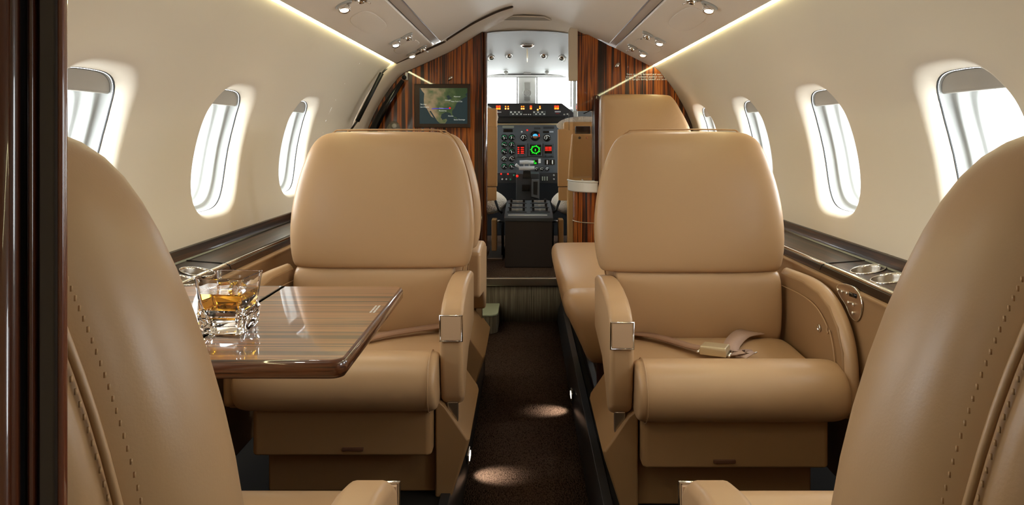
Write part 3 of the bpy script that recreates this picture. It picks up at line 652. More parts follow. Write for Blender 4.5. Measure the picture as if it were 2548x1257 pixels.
# attitude ball
p = P(1331.8, 338.7, YP)
rr_ = 11.5*YP/F
g = lathe('attitude_indicator', [(rr_*1.1, -.001), (rr_*1.1, .006), (rr_, .009), (rr_*.9, .006), (.0003, .006)], p, BLACKG, t, 32, axis=(0, -1, 0))
half = [(p.x+rr_*.55*math.cos(math.pi*i/12), p.z+rr_*.5*math.sin(math.pi*i/12)) for i in range(13)]
prism('sky_half', half, 'y', YP-.0085, YP-.006, BLUS, g)
prism('ground_half', [(x, 2*p.z-z-.001) for x, z in half][::-1], 'y', YP-.0085, YP-.006, BROS, g)
tube('red_flag', [(p.x+rr_*.85, YP-.009, p.z-.004), (p.x+rr_*.8, YP-.009, p.z+.014)], .003, REDS, g, n=6)
def crt(a, b, c, d, sm_, nm):
    p0, p1 = P(a, b, YP), P(c, d, YP)
    k = box('display_unit', (p0.x, p1.x, YP-.012, YP, p1.z, p0.z), mat('unit_grey', (70, 78, 84), .45), t, bevel=.003)
    w_, h = p1.x-p0.x, p0.z-p1.z
    lo = .26 if nm != 'g' else .12
    box('screen', (p0.x+w_*.10, p1.x-w_*(.22 if nm != 'g' else .08), YP-.0135, YP-.011, p1.z+h*lo, p0.z-h*.12), BLACKG, k, bevel=.001)
    if nm == 'g':
        cx, cz = (p0.x+p1.x)/2, p1.z+h*.50
        pts = [(cx+h*.27*math.cos(R(a_)), YP-.0145, cz+h*.25*math.sin(R(a_))) for a_ in range(0, 360, 15)]
        tube('compass_ring', pts, .0022, GRNE, k, closed=True, n=6, up=(0, 1, 0))
        for i in range(14):
            a_ = i*2*math.pi/14; q = (cx+h*(.30+.05*(i % 2))*math.cos(a_), cz+h*(.27+.04*(i % 2))*math.sin(a_))
            mesh('symbol', *geo_box(q[0]-.0045, q[0]+.0045, YP-.0150, YP-.0138, q[1]-.003, q[1]+.003), GRNE, k)
        box('aircraft_symbol', (cx-.003, cx+.003, YP-.0150, YP-.0138, cz-.010, cz+.006), GRNE, k, bevel=.0005)
    else:
        for j in range(4 if nm == 'r1' else 3):
            zc = p0.z-h*(.30+.135*j) if nm == 'r1' else p0.z-h*(.28+.11*j)
            for i, (u0, u1) in enumerate(((.14, .30), (.42, .70)) if nm == 'r1' else ((.14, .40), (.44, .74))):
                mesh('digits', *geo_box(p0.x+w_*u0, p0.x+w_*u1, YP-.0148, YP-.0136, zc-h*.035, zc+h*.035), REDS, k)
    for i in range(2):
        lathe('knob', [(.004, 0), (.004, .008), (.003, .009)], (p0.x+w_*(.2+.55*i), YP-.012, p1.z+h*.09), PANELD, k, 12, axis=(0, -1, 0))
    return k
crt(1284, 357, 1312, 391, None, 'r1'); crt(1315, 356, 1349, 389, None, 'g'); crt(1352.5, 357, 1379, 391, None, 'r2')
def pbox(nm, a, b, c, d, m, dd=.006, Y=YP, bev=.0015):
    p0, p1 = P(a, b, Y), P(c, d, Y); return box(nm, (p0.x, p1.x, Y-dd, Y+.001, p1.z, p0.z), m, t, bevel=bev)
pbox('placard_strip', 1250, 313, 1279, 318.5, mat('pale_label', (150, 156, 140), .5), .003)
pbox('annunciator', 1252, 321, 1276, 329, BLACKG, .005, bev=.006)
pbox('radio_head', 1352, 315, 1379, 321, PANELD); pbox('radio_head', 1351, 326, 1366, 331, BLACKG); pbox('label_plate', 1367, 326.5, 1377, 330, mat('ltblue', (180, 190, 200), .5))
pbox('switch_block', 1329, 317, 1345, 322, PANELD)
pbox('tape_gauge', 1356, 397, 1367, 410, BLACKG); pbox('tape_gauge', 1369, 397, 1380, 410, BLACKG)
pbox('tape', 1360, 398.5, 1363, 408.5, MARK, .0075); pbox('tape', 1373, 398.5, 1376, 408.5, MARK, .0075)
pbox('green_window', 1324, 398, 1338, 409, BLACKG)
pbox('green_digit', 1326, 399.5, 1331, 402.5, GRNE, .008); pbox('green_digit', 1329, 404, 1335, 408, GRNE, .008)
pbox('white_key', 1339.5, 395, 1345.5, 406, MARK, .007)
for a_ in (1348, 1353.5, 1359.5): pbox('switch', a_, 439, a_+3, 449, mat('sw_pale%d' % a_, (170, 180, 165), .5), .026)
for a_, b_, m in ((1247, 433, REDS), (1264, 433, REDS), (1279, 436, GRMK), (1250, 446, MARK), (1260, 446, MARK), (1270, 447, GRMK), (1312, 324, REDS), (1298, 328, MARK), (1378, 436, GREYP), (1378, 446, GREYP)):
    p = P(a_, b_, YP-.02 if b_ > 430 else YP); lathe('push_button', [(.0055, 0), (.0055, .008), (.003, .012)], p, m, t, 14, axis=(0, -1, 0))
# centre stem and throttles
t = thing('throttle_quadrant', 'grey throttle quadrant with white handles in front of the instrument panel', 'throttle', P(1312, 500, 4.5))
YQ = 4.5
prism('stem', pp2([(1284, 432), (1342, 432), (1342, 505), (1284, 505)], YQ), 'y', YQ, YQ+.22, mat('stem_grey', (58, 63, 68), .5), t, bevel=.004)
prism('slot', pp2([(1302, 425), (1320, 425), (1322, 444), (1300, 444)], YQ-.02), 'y', YQ-.02, YQ+.01, BLACK, t, bevel=.002)
prism('side_guide', pp2([(1323, 447), (1342, 447), (1342, 495), (1322, 490)], YQ-.03), 'y', YQ-.03, YQ, mat('guide_grey', (88, 94, 98), .4), t, bevel=.003)
prism('guide_slot', pp2([(1327, 452), (1338, 452), (1337, 486), (1327, 484)], YQ-.033), 'y', YQ-.033, YQ-.02, BLACK, t, bevel=.002)
prism('latch_box', pp2([(1299, 460), (1318, 460), (1318, 476), (1299, 476)], YQ-.02), 'y', YQ-.02, YQ, BLACKG, t, bevel=.002)
for (a_, b_, c_, d_) in ((1293, 404, 1328, 404), (1291, 419, 1330, 418)):
    h = tube('throttle_handle', [P(a_, b_, YQ-.05), P((a_+c_)/2, b_-.5, YQ-.05), P(c_, d_, YQ-.05)], [.011, .0125, .010], mat('lever_white', (196, 202, 206), .3), t, n=14)
tube('lever', [P(1304, 408, YQ-.04), P(1304, 430, YQ)], .004, GREYP, t, n=8); tube('lever', [P(1317, 408, YQ-.04), P(1317, 430, YQ)], .004, GREYP, t, n=8)
tube('side_grip', [P(1284, 410, YQ-.06), P(1292, 416, YQ-.05)], [.010, .006], mat('lever_white2', (190, 196, 200), .3), t, n=12)
lathe('red_knob', [(.007, 0), (.008, .01), (.003, .016)], P(1287, 438, YQ-.01), REDS, t, 16, axis=(0, -1, 0))
# pedestal
t = thing('centre_console', 'dark brown centre console with radio panels between the pilot seats', 'console', (0, 4.0, .208))
x0, x1 = P(1256.5, 0, 3.75).x, P(1374.5, 0, 3.75).x
zt = P(0, 545, 3.75).z
prism('console_body', [(3.75, .209), (3.75, zt), (4.5, zt+.03), (4.5, .209)], 'x', x0, x1, CONS, t, bevel=.004)
prism('control_deck', [(3.744, zt-.012), (3.744, zt+.006), (3.80, zt+.020), (4.30, zt+.045), (4.34, zt+.02), (4.34, zt-.02)], 'x', x0-.004, x1+.004, mat('deck_grey', (60, 64, 68), .4), t, bevel=.003)
def deck(px, Y, wd, ln, hh, nm, m):
    z = zt+.006+(.014*(Y-3.744)/.056 if Y < 3.8 else .014+.025*(Y-3.8)/.5); x = px
    return box(nm, (x-wd/2, x+wd/2, Y, Y+ln, z-.002, z+hh), m, t, bevel=.0015)
for Y in (3.85, 4.0, 4.16):
    for xx in (-.045, .075):
        deck(xx, Y, .100, .10, .004, 'radio_panel', PANELD)
        for i in range(3): deck(xx-.035+i*.035, Y+.03, .012, .02, .022 if i != 1 else .012, 'knob', BLACK if i != 1 else GREYP)
        deck(xx, Y+.07, .075, .010, .008, 'key_row', GREYP)
deck(.01, 3.775, .20, .02, .004, 'label_row', MARK)
t2 = t
# pilot seats
def pilot_seat(s, ds):
    Y0 = 4.05
    xi = .155 if s < 0 else .175
    t = thing('pilot_seat', 'tan cockpit seat with white sheepskin %s' % ds, 'seat', (s*.35, Y0, .208), 'cockpit seats')
    x0, x1 = s*xi, s*.56
    def b(nm, xa, xb, ya, yb, za, zb, m, bev=.01): return box(nm, tuple(sorted((s*xa, s*xb)))+(ya, yb, za, zb), m, t, bevel=bev)
    ztop = zz(.175) if s < 0 else zz(.10)
    zb1 = zz(.045) if s < 0 else zz(.03)
    b('back_board', xi, .54, Y0, Y0+.03, zz(-.285), zb1, COCKL, .006)
    b('lower_board', xi+.004, .50, Y0+.002, Y0+.028, zz(-.36), zz(-.288), COCKL, .004)
    b('head_board', xi+(.0 if s < 0 else .03), .45, Y0+.01, Y0+.04, zb1-.01, ztop-.03, COCKL, .02)
    for nm, xa, za, zb_, ya, yb in (('sheepskin_cover', xi-.006, zb1-.03, ztop, Y0+.045, Y0+.10), ('sheepskin_seat', xi-(.05 if s < 0 else .03), zz(-.46), zz(-.315), Y0+.04, Y0+.42)):
        rings = []
        n = 28; K = 12
        for i in range(K+1):
            u = i/K; sc2 = (1-abs(2*u-1)**3.2)**.45 if 0 < u < 1 else .15
            xx = s*(xa+(.56-xa)*u)
            cy, cz = (ya+yb)/2, (za+zb_)/2
            rings.append([(xx, cy+a_*sc2+random.uniform(-.004, .004), cz+b_*sc2+random.uniform(-.005, .005)) for a_, b_ in se((yb-ya)/2, (zb_-za)/2, 2.8, n)])
        loft(nm, rings, FUR, t, sub=1)
    b('side_rail', xi+.004, xi+.020, Y0+.01, Y0+.04, zz(-.60), zz(-.47), COCKL, .003)
    b('lower_side', xi+.002, xi+.03, Y0-.03, Y0+.06, zz(-.63), zz(-.46), COCKL, .005)
    tube('seat_leg', [(s*(xi-.03), Y0+.02, .21), (s*(xi-.028), Y0+.02, zz(-.48))], .008, BLACK, t, n=10)
    tube('cross_bar', [(s*(xi-.032), Y0+.02, zz(-.475)), (s*(xi+.03), Y0+.02, zz(-.475))], .007, CHROME, t, n=10)
    tube('buckle_arm', [(s*(xi+.01), Y0, zz(-.36)), (s*(xi-.01), Y0-.02, zz(-.41)), (s*(xi-.028), Y0-.02, zz(-.425))], .007, BLACK, t, n=8)
    b('foot_track', xi-.03, xi+.05, Y0-.10, Y0+.35, .2085, .222, BRUSH, .002)
pilot_seat(-1, 'left of the centre console'); pilot_seat(1, 'right of the centre console')
t = thing('harness_cover', 'tapered tan cover with a dark round hole, behind the right cockpit seat', 'seat cover', P(1440, 440, 3.75))
p = pp2([(1412, 480), (1417, 400), (1424, 333), (1476, 333), (1476, 480)], 3.75)
p = [(p[0][0], .209)]+p+[(p[4][0], .209)]
prism('cover', p, 'y', 3.75, 3.80, COCKL, t, bevel=.008)
lathe('hole', [(.007, 0), (.007, .003), (.005, .004)], P(1442, 343, 3.748), BLACK, t, 18, axis=(0, -1, 0))
lathe('rivet', [(.006, 0), (.005, .003)], P(1460, 343, 3.748), mat('copper', (180, 110, 60), .4), t, 18, axis=(0, -1, 0))
box('black_top', (P(1431, 0, 3.76).x, P(1470, 0, 3.76).x, 3.755, 3.79, P(0, 334, 3.76).z, P(0, 314, 3.76).z), BLACKG, t, bevel=.006)
# ------------------------------------------------------------------ overhead lamps
def psu_z(X): return .330+(abs(X)-.59)*(.4065-.330)/(.44-.59)
for k, (X, Y) in enumerate(LAMPS):
    s = 1 if X > 0 else -1
    p = Vector((X, Y, zz(psu_z(X)))); nrm = Vector((-s*.45, 0, -.89)).normalized()
    if k < 4:
        ds = ('first reading light and air vent on the left overhead panel', 'second reading light and air vent on the left overhead panel, by the entry', 'first reading light and air vent on the right overhead panel', 'second reading light and air vent on the right panel, nearest the bulkhead')[k]
    else: ds = 'chrome reading light on the %s overhead panel beside the %s' % ('left' if s < 0 else 'right', {1.35: 'second window pair', .75: 'near seats', 2.1: 'middle seats'}[Y])
    t = thing('reading_light', 'chrome swivel '+ds if k < 4 else ds, 'light', p, 'overhead reading lights')
    d1 = Vector((s*.028, -.0, -.013))
    lathe('vent_ring', [(.022, -.002), (.024, .002), (.020, .006), (.015, .004)], p-d1, GREYP, t, 28, axis=nrm)
    lathe('air_nozzle', [(.015, 0), (.016, .006), (.014, .018), (.010, .020), (.008, .016), (.0005, .016)], p-d1, CHROME, t, 24, axis=nrm)
    lathe('lamp_ring', [(.024, -.002), (.026, .002), (.021, .006), (.016, .004)], p+d1*.7, GREYP, t, 28, axis=nrm)
    ln = (nrm+Vector((s*.25, -.35, 0))).normalized()
    lathe('lamp_barrel', [(.016, -.004), (.0175, .006), (.0165, .022), (.014, .024), (.012, .020)], p+d1*.7, CHROME, t, 28, axis=ln)
    lathe('lamp_lens', [(.0125, .016), (.0125, .021), (.002, .022)], p+d1*.7, mat('lens_%d' % k, (255, 250, 240), .3, emit=(255, 246, 228), es=4), t, 20, axis=ln)
    tube('lever', [p-d1+nrm*.016, p-d1*1.5+nrm*.028+Vector((0, .012, 0))], .0022, CHROME, t, n=6)
for X, Y, sd in ((-.515, 2.45, 'left'), (.515, 2.38, 'right')):
    s = 1 if X > 0 else -1
    c = Vector((X, Y, zz(psu_z(X))-.0005))
    rr = []
    for k, d in ((1, -.001), (1, .0015), (.96, .0028)):
        rr.append([c+Vector((s*a*k*.87, b*k, 0))+Vector((0, 0, -s*s*0))+Vector((0, 0, -(a*k*.87)*.51))+Vector((-s*.45*d, 0, -.89*d)) for a, b in se(.040, .19, 3, 40)])
    o = loft('mask_cover', rr, CREAM2, None); tag(o, 'long oval flush cover on the %s overhead panel ahead of its first reading light' % sd, 'cover')
for X, Y, sd in ((-.505, 3.16, 'left'), (.51, 3.10, 'right')):
    s = 1 if X > 0 else -1
    c = Vector((X, Y, zz(psu_z(X))-.0005)); rr = []
    for k, d in ((1, -.001), (1, .0015), (.94, .0028)):
        rr.append([c+Vector((s*a*k*.87, b*k, 0))+Vector((0, 0, -(a*k*.87)*.51))+Vector((-s*.45*d, 0, -.89*d)) for a, b in se(.055, .10, 3, 40)])
    o = loft('speaker_cover', rr, CREAM2, None); tag(o, 'rounded flush cover between the two reading lights on the %s overhead panel' % sd, 'cover')
# cabin lamps' own light
for X, Y in [q for q in LAMPS if q[1] < 3.2]:
    l = bpy.data.lights.new('reading_lamp', 'SPOT'); l.energy = 1.6; l.spot_size = R(150); l.spot_blend = 1; l.shadow_soft_size = .02; l.color = (1, .94, .84)
    lo = bpy.data.objects.new('reading_lamp', l); C.objects.link(lo); lo.location = (X*.96, Y-.01, zz(psu_z(X))-.045); lo.rotation_euler = (0, R(8)*(1 if X > 0 else -1), 0)
# ------------------------------------------------------------------ seats (faces -y, origin on the platform)
def seat(label, loc, rz, mir, ext=0, group='club seats', belt=None, piping=False, bk=0, th=.050, hk=1.0):
    t = thing('club_seat', label, 'seat', loc, group, rz=rz, local=True)
    M = mir
    def sw(nm, prof, xs, m, sub=2, e=0, parent=t, **k):
        """sweep a yz outline across x with shrinking rounded ends; xs = [(x, scale)]"""
        cy = sum(p[0] for p in prof)/len(prof); cz = sum(p[1] for p in prof)/len(prof)
        rings = [[(M*x, cy+(y-cy)*s_, cz+(z-cz)*s_) for y, z in prof] for x, s_ in xs]
        return loft(nm, rings, m, parent, sub=sub, **k)
    # base and skirt
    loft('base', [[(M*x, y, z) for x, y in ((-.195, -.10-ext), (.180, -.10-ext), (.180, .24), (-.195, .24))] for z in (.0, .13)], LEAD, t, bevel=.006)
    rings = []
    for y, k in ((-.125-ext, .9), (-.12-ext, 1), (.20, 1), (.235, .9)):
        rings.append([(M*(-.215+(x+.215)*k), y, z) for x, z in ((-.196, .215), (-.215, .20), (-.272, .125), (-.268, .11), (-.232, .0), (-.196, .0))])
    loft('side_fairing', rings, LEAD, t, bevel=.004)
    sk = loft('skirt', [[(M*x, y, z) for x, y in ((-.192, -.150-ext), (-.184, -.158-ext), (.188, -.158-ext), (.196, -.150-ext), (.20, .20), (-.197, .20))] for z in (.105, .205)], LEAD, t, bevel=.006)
    box('pull_tab', (min(M*-.046, M*.0), max(M*-.046, M*.0), -.162-ext, -.156-ext, .117, .124), mat('tab_brown', (92, 58, 40), .6), t, bevel=.001)
    # cushion
    cp = [(.20, .205), (.20, .276), (.17, .292), (.08, .292), (0, .288), (-.05-ext*.6, .288), (-.09-ext, .29), (-.11-ext, .27), (-.11-ext, .205), (0, .202)]
    sw('seat_cushion', cp, [(-.203, .80), (-.198, .96), (-.17, 1.0), (0, .99), (.17, 1.0), (.205, .96), (.210, .80)], LEA)
    rp = [(-.075, .205), (-.068, .25), (-.073, .290), (-.092, .314), (-.125, .325), (-.160, .321), (-.190, .303), (-.207, .272), (-.205, .238), (-.188, .212), (-.155, .199), (-.11, .198)]
    rp = [(y-ext, z) for y, z in rp]
    sw('front_roll', rp, [(-.206, .72), (-.2045, .90), (-.197, .985), (-.18, 1.0), (0, 1.0), (.17, 1.0), (.205, .985), (.224, .90), (.232, .66)], LEA)
    # roll end seams
    cy, cz = sum(p[0] for p in rp)/12, sum(p[1] for p in rp)/12
    for xx, s_ in ((-.189, 1.0),):
        tube('welt', [Vector((M*xx, cy+(p.x-cy)*.985, cz+(p.y-cz)*.985)) for p in smoothcurve([(y, z, 0) for y, z in rp+[rp[0]]], 3)[:-1]], .0012, LEA2, t, closed=True, n=6, up=(1, 0, 0))
    # lumbar pad
    lp = [(y+bk, z) for y, z in [(.172, .272), (.160, .30), (.155, .35), (.156, .40), (.162, .44), (.180, .459), (.215, .462), (.25, .455), (.26, .36), (.25, .27), (.20, .262)]]
    sw('lumbar_pad', lp, [(-.209, .80), (-.205, .95), (-.19, 1.0), (0, 1.02), (.19, 1.0), (.205, .95), (.209, .80)], LEA)
    # upper back pad
    rows = [(.449, .210, .55), (.452, .226, .86), (.462, .234, .98), (.50, .243, 1.05), (.56, .246, 1.05), (.62, .241, 1.02), (.68, .229, .98), (.73, .213, .92), (.765, .198, .84), (.788, .182, .72), (.801, .160, .55), (.807, .125, .36)]
    def back(nm, y0, th, grow, m, rows=rows, e=3.4, top=0):
        rings = []
        for z, hw, tk in rows:
            ly = .045*((z-.45)/.36)
            rings.append([(M*(-.016+x), y0+ly+y, z+top*max(0, z-.45)) for x, y in [(a*(1-.13*max(0, b/th-.15)), b) for a, b in se(hw*grow*hk, th*tk, e, 36)]])
        return loft(nm, rings, m, t, sub=1)
    back('headrest_pad', .155+bk+th, th, 1.0, LEA)
    yw = .155+bk+th*1.75
    srows = [(.30, .205, .9), (.34, .215, 1.0)]+[(z, hw, tk) for z, hw, tk in rows if z > .455]
    back('back_shell', yw+.006, .042, .915, LEA2, srows, 2.9, -.012)
    # welt around the back between pad and shell
    wpts = [(-1, z, hw) for z, hw, _ in srows]+[(1, z, hw) for z, hw, _ in srows[::-1]]
    wp = smoothcurve([Vector((M*(-.016+sg*hw*hk*.918), yw+.045*((z-.45)/.36), z+.004*(z > .8))) for sg, z, hw in wpts], 3)
    tube('welt', wp, .0020, LEA2, t, n=8, up=(0, 1, 0))
    if piping:
        g = []
        full = smoothcurve([Vector((M*(-.016+sg*hw*hk*.935), 0, z)) for sg, z, hw in wpts], 10)
        for off in (-.010, .011):
            acc = 0; prev = None
            for p in full:
                if prev is not None:
                    acc += (p-prev).length
                    if acc > .0042 and p.z > .33:
                        acc = 0; q = (p+prev)/2; ly = yw+.045*((q.z-.45)/.36)+off
                        g.append(geo_tube([(q.x, ly, q.z-.0012), (q.x, ly, q.z+.0012)], .0006, n=5))
                prev = p
        v, f = join(*g); tag(mesh('stitching', v, f, LEA2, t), kind='stuff')
    # aisle arm
    ap = [(.215, .438), (.12, .447), (.03, .446), (-.05, .438), (-.10, .426), (-.128, .408), (-.140, .375), (-.140, .32), (-.132, .26), (-.118, .212), (-.10, .197), (-.075, .20), (-.04, .235), (.03, .275), (.215, .30)]
    arm = prism('armrest', [(y, z) for y, z in ap], 'x', M*-.258, M*-.207, LEA, t, bevel=.013, seg=4)
    tp = smoothcurve([Vector((M*-.2555, y, z)) for y, z in ((.20, .428), (.12, .436), (.03, .435), (-.05, .427), (-.095, .415), (-.118, .400), (-.128, .372), (-.128, .32), (-.121, .26))], 4)
    tube('arm_piping', tp, .0016, LEA2, arm, n=6, up=(1, 0, 0))
    # lever trim: metal frame wrapped round the front corner
    fy = -.1425
    x_a, x_b = -.2565, -.2085
    fpts = [(M*x_a, fy, .404), (M*x_b, fy, .404), (M*x_b, fy, .348), (M*x_a, fy, .348)]
    tr_ = thing('recline_lever', local=True); tr_.parent = t
    bpy.data.objects.remove(tr_)
    fr_ = tube('recline_lever', fpts, .0022, CHROME, t, closed=True, n=6, up=(0, 1, 0))
    v, f = geo_box(min(M*x_a, M*x_b)+.002, max(M*x_a, M*x_b)-.002, fy-.001, fy+.006, .350, .402)
    mesh('lever_face', v, f, mat('lever_leather', (200, 168, 138), .35), fr_, bevel=.001)
    box('arm_bracket', (min(M*-.245, M*-.222), max(M*-.245, M*-.222), -.112, -.095, .16, .205), BRUSH, t, bevel=.002)
    # wall-side arm
    wp_ = [(.215, .444), (.06, .450), (-.03, .444), (-.09, .425), (-.135, .390), (-.160, .345), (-.168, .29), (-.165, .21), (-.05, .20), (.215, .20)]
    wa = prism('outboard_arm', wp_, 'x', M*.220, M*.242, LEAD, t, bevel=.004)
    rim = smoothcurve([Vector((M*.238, y, z)) for y, z in ((.215, .430), (.06, .437), (-.03, .431), (-.083, .412), (-.124, .380), (-.147, .340), (-.155, .29), (-.152, .22))], 5)
    tube('arm_roll', rim, .0255, LEA, wa, n=14, ry=.017, up=(1, 0, 0))
    rim2 = [Vector((M*.2165, p.y+(.019 if p.z < .40 else .008), p.z-(.018 if p.z > .38 else .002))) for p in rim]
    tube('arm_welt', rim2, .0014, LEA2, wa, n=6, up=(1, 0, 0))
    lathe('release_button', [(.0085, 0), (.0085, .003), (.006, .0045), (.0055, .002), (.0005, .002)], (M*.2195, -.045, .367), CHROME, wa, 24, axis=(-M, 0, 0))
    if belt == 'buckled':
        def strap(nm, pts, wd, m, tw=None):
            pts = smoothcurve(pts, 5); L, Rr = [], []
            n = len(pts)
            for i, p in enumerate(pts):
                d = (pts[min(i+1, n-1)]-pts[max(i-1, 0)]).normalized(); sd = d.cross(Vector((0, 0, 1))).normalized()
                if tw: sd = (sd+Vector((0, 0, tw*math.sin(math.pi*i/n)))).normalized()
                L.append(p-sd*wd/2); Rr.append(p+sd*wd/2)
            V = []; 
            for a, b in zip(L, Rr): V += [a, b, b+Vector((0, 0, .002)), a+Vector((0, 0, .002))]
            rings = [V[i*4:i*4+4] for i in range(n)]
            return loft(nm, rings, m, t)
        z0 = .293
        strap('belt_strap', [(M*-.185, .165, .30), (M*-.12, .125, z0+.010), (M*-.05, .045, z0+.008), (M*-.02, .012, z0+.010)], .034, BELT)
        strap('belt_strap', [(M*.15, .168, .300), (M*.10, .13, z0+.014), (M*.055, .06, z0+.010), (M*.035, .0, z0+.010)], .036, BELT2, .35)
        strap('belt_tail', [(M*.03, -.005, z0+.004), (M*.07, -.012, z0+.012), (M*.05, -.025, z0+.003)], .03, BELT2)
        bq = [Vector((M*x, y, z)) for x, y, z in ((-.040, -.008, 0), (-.020, .028, 0), (.034, .005, 0), (.014, -.034, 0))]
        cb = sum(bq, Vector())/4
        rings = [[cb+(p-cb)*k+Vector((0, 0, z0+h)) for p in bq] for k, h in ((1, .004), (1.02, .018), (.95, .025))]
        b_ = loft('belt_buckle', rings, GOLD, t, bevel=.0025)
        tube('buckle_bar', [bq[0]+Vector((M*-.004, 0, z0+.010)), bq[1]+Vector((M*-.004, 0, z0+.010))], .003, CHROME, b_, n=8)
        tube('buckle_tongue', [bq[2]+Vector((M*.006, 0, z0+.008)), bq[3]+Vector((M*.006, 0, z0+.008))], .003, CHROME, b_, n=8)
        tri = [Vector((M*x, y, z0+z)) for x, y, z in ((.052, -.020, .003), (.095, .004, .006), (.088, -.002, .004))]
        tube('belt_clip', tri, .0016, CHROME, b_, n=6)
    if belt == 'loose':
        pts = smoothcurve([Vector((M*x, y, z)) for x, y, z in ((-.20, .155, .306), (-.14, .13, .303), (-.05, .085, .299), (.03, .02, .293), (.10, -.03, .292))], 5)
        rings = []
        for i, p in enumerate(pts):
            rings.append([p+Vector((0, -.016, 0)), p+Vector((0, .016, .004)), p+Vector((0, .016, .0065)), p+Vector((0, -.016, .0025))])
        loft('belt_strap', rings, BELT, t)
        tube('belt_clip', [(M*.035, -.045, .297), (M*.05, -.03, .299), (M*.075, -.035, .297)], .0016, CHROME, t, n=6)
    return t
seat('tan leather seat right of the aisle facing the camera, lap belt buckle on it', (.435, 1.70, RZ-.003), 0, 1, belt='buckled')
seat('tan leather seat left of the aisle facing the camera, behind the wooden table', (-.395, 1.76, RZ-.003), 0, -1, belt='loose')
seat('tan leather seat at lower right seen from behind, its back closest to the camera', (.431, .70, RZ-.003), math.pi, -1, ext=.14, piping=True, bk=.072, th=.074, hk=1.03)
seat('tan leather seat at lower left seen from behind, partly covered by the dark wood jamb', (-.400, .70, RZ-.003), math.pi, 1, ext=.14, piping=True, bk=.072, th=.074, hk=.955)
seat('tan leather seat facing away, mostly hidden back to back behind the left table seat', (-.395, 2.475, RZ-.003), math.pi, 1)
# forward right seat by the bulkhead
t = thing('forward_seat', 'wide tan leather seat with tall square back before the right wood bulkhead', 'seat', (.45, 2.7, RZ-.003))
def pad(nm, outline, y0, y1, m, puff=.012, parent=None, sub=2):
    pts = outline; cx = sum(p[0] for p in pts)/len(pts); cz = sum(p[1] for p in pts)/len(pts)
    rings = []
    for y, k in ((y0, .86), (y0+.008, .965), (y0+.02, 1), (y1-.01, 1), (y1, .94)):
        rings.append([(cx+(x-cx)*k, y, cz+(z-cz)*k) for x, z in pts])
    return loft(nm, rings, m, parent, sub=sub)
ol = [(.332, zz(-.41)), (.330, zz(-.1)), (.331, zz(.12)), (.335, zz(.168)), (.36, zz(.180)), (.50, zz(.181)), (.62, zz(.178)), (.655, zz(.165)), (.69, zz(.11)), (.735, zz(.02)), (.752, zz(-.08)), (.75, zz(-.20)), (.69, zz(-.265)), (.66, zz(-.30)), (.655, zz(-.41)), (.5, zz(-.42))]
def dense(p, n=4):
    q = smoothcurve([Vector((a, b, 0)) for a, b in p+[p[0]]], n)[:-1]; return [(v.x, v.y) for v in q]
pad('back_pad', dense(ol, 3), 3.28, 3.40, LEA2, parent=t, sub=1)
rings = []
def blk(nm, y0, y1, x0, x1, z0, z1, lean=0):
    rings = []
    for d, k in ((0, .55), (.004, .78), (.014, .92), (.03, .985), (.05, 1), (x1-x0-.02, 1), (x1-x0, .8)):
        rings.append([(x0+d+((z1-z0)/2-b)*lean, (y0+y1)/2+a*k, (z0+z1)/2+b*k) for a, b in se((y1-y0)/2, (z1-z0)/2, 2.8, 28)])
    o = loft(nm, rings, LEA2, t, sub=1); return o
blk('seat_cushion', 2.17, 3.25, .098, .685, zz(-.60), zz(-.435), .15)
fr2 = blk('front_roll', 2.045, 2.26, .105, .68, zz(-.655), zz(-.448), .30)
tube('end_seam', [(.128+.207*.5*.3-b*.3, 2.152+a*.8, zz(-.5515)+b*.8) for a, b in se(.1075, .1035, 2.8, 28)], .0012, LEAD, fr2, closed=True, n=6, up=(1, 0, 0))
rl = [(.20, 2.085), (.20, 2.9), (.66, 2.9), (.66, 2.085)]
b_ = loft('base', [[(x, y, z) for x, y in rl] for z in (RZ-.002, zz(-.60))], mat('base_dark_wood', (42, 14, 8), .15, coat=1), t, bevel=.012)
# ------------------------------------------------------------------ table
TZ = zz(-.29)
t = thing('fold_out_table', 'glossy striped dark wood table folded out between the left seats', 'table', (-.46, 1.18, TZ-.03))
def leaf(nm, x0, x1, y0, y1, rr=.02, rl_=0.0):
    def out(i):
        p = []
        for cx, cy, sx, sy, r in ((x0, y0, 1, 1, rl_), (x1, y0, -1, 1, rr), (x1, y1, -1, -1, rr), (x0, y1, 1, -1, rl_)):
            r = max(r, .0015); cxx, cyy = cx+sx*(r), cy+sy*(r)
            a0 = {(1, 1): 180, (-1, 1): 270, (-1, -1): 0, (1, -1): 90}[(sx, sy)]
            for k in range(7):
                a = R(a0+90*k/6); p.append((cxx+(r-i)*math.cos(a), cyy+(r-i)*math.sin(a)))
        return p
    return out
o1 = leaf('a', -.4645, -.232, .952, 1.425)
e1 = loft('outer_leaf', [[(x, y, TZ-.024) for x, y in o1(.004)], [(x, y, TZ-.018) for x, y in o1(0)], [(x, y, TZ-.006) for x, y in o1(0)], [(x, y, TZ-.001) for x, y in o1(.003)], [(x, y, TZ-.0002) for x, y in o1(.006)]], EDGE, t, bevel=0)
top = [(x, y) for x, y in o1(.006)]
mesh('top_veneer', [(x, y, TZ) for x, y in top]+[(x, y, TZ-.001) for x, y in top], [tuple(range(len(top)))]+[(i, (i+1) % len(top), (i+1) % len(top)+len(top), i+len(top)) for i in range(len(top))], EBO, e1, smooth=False)
o2 = leaf('b', -.690, -.4665, .952, 1.425, .0, .0)
e2 = loft('inner_leaf', [[(x, y, TZ-.024) for x, y in o2(0)], [(x, y, TZ-.001) for x, y in o2(0)]], EDGE, t, bevel=.001)
top = [(x, y) for x, y in o2(.0005)]
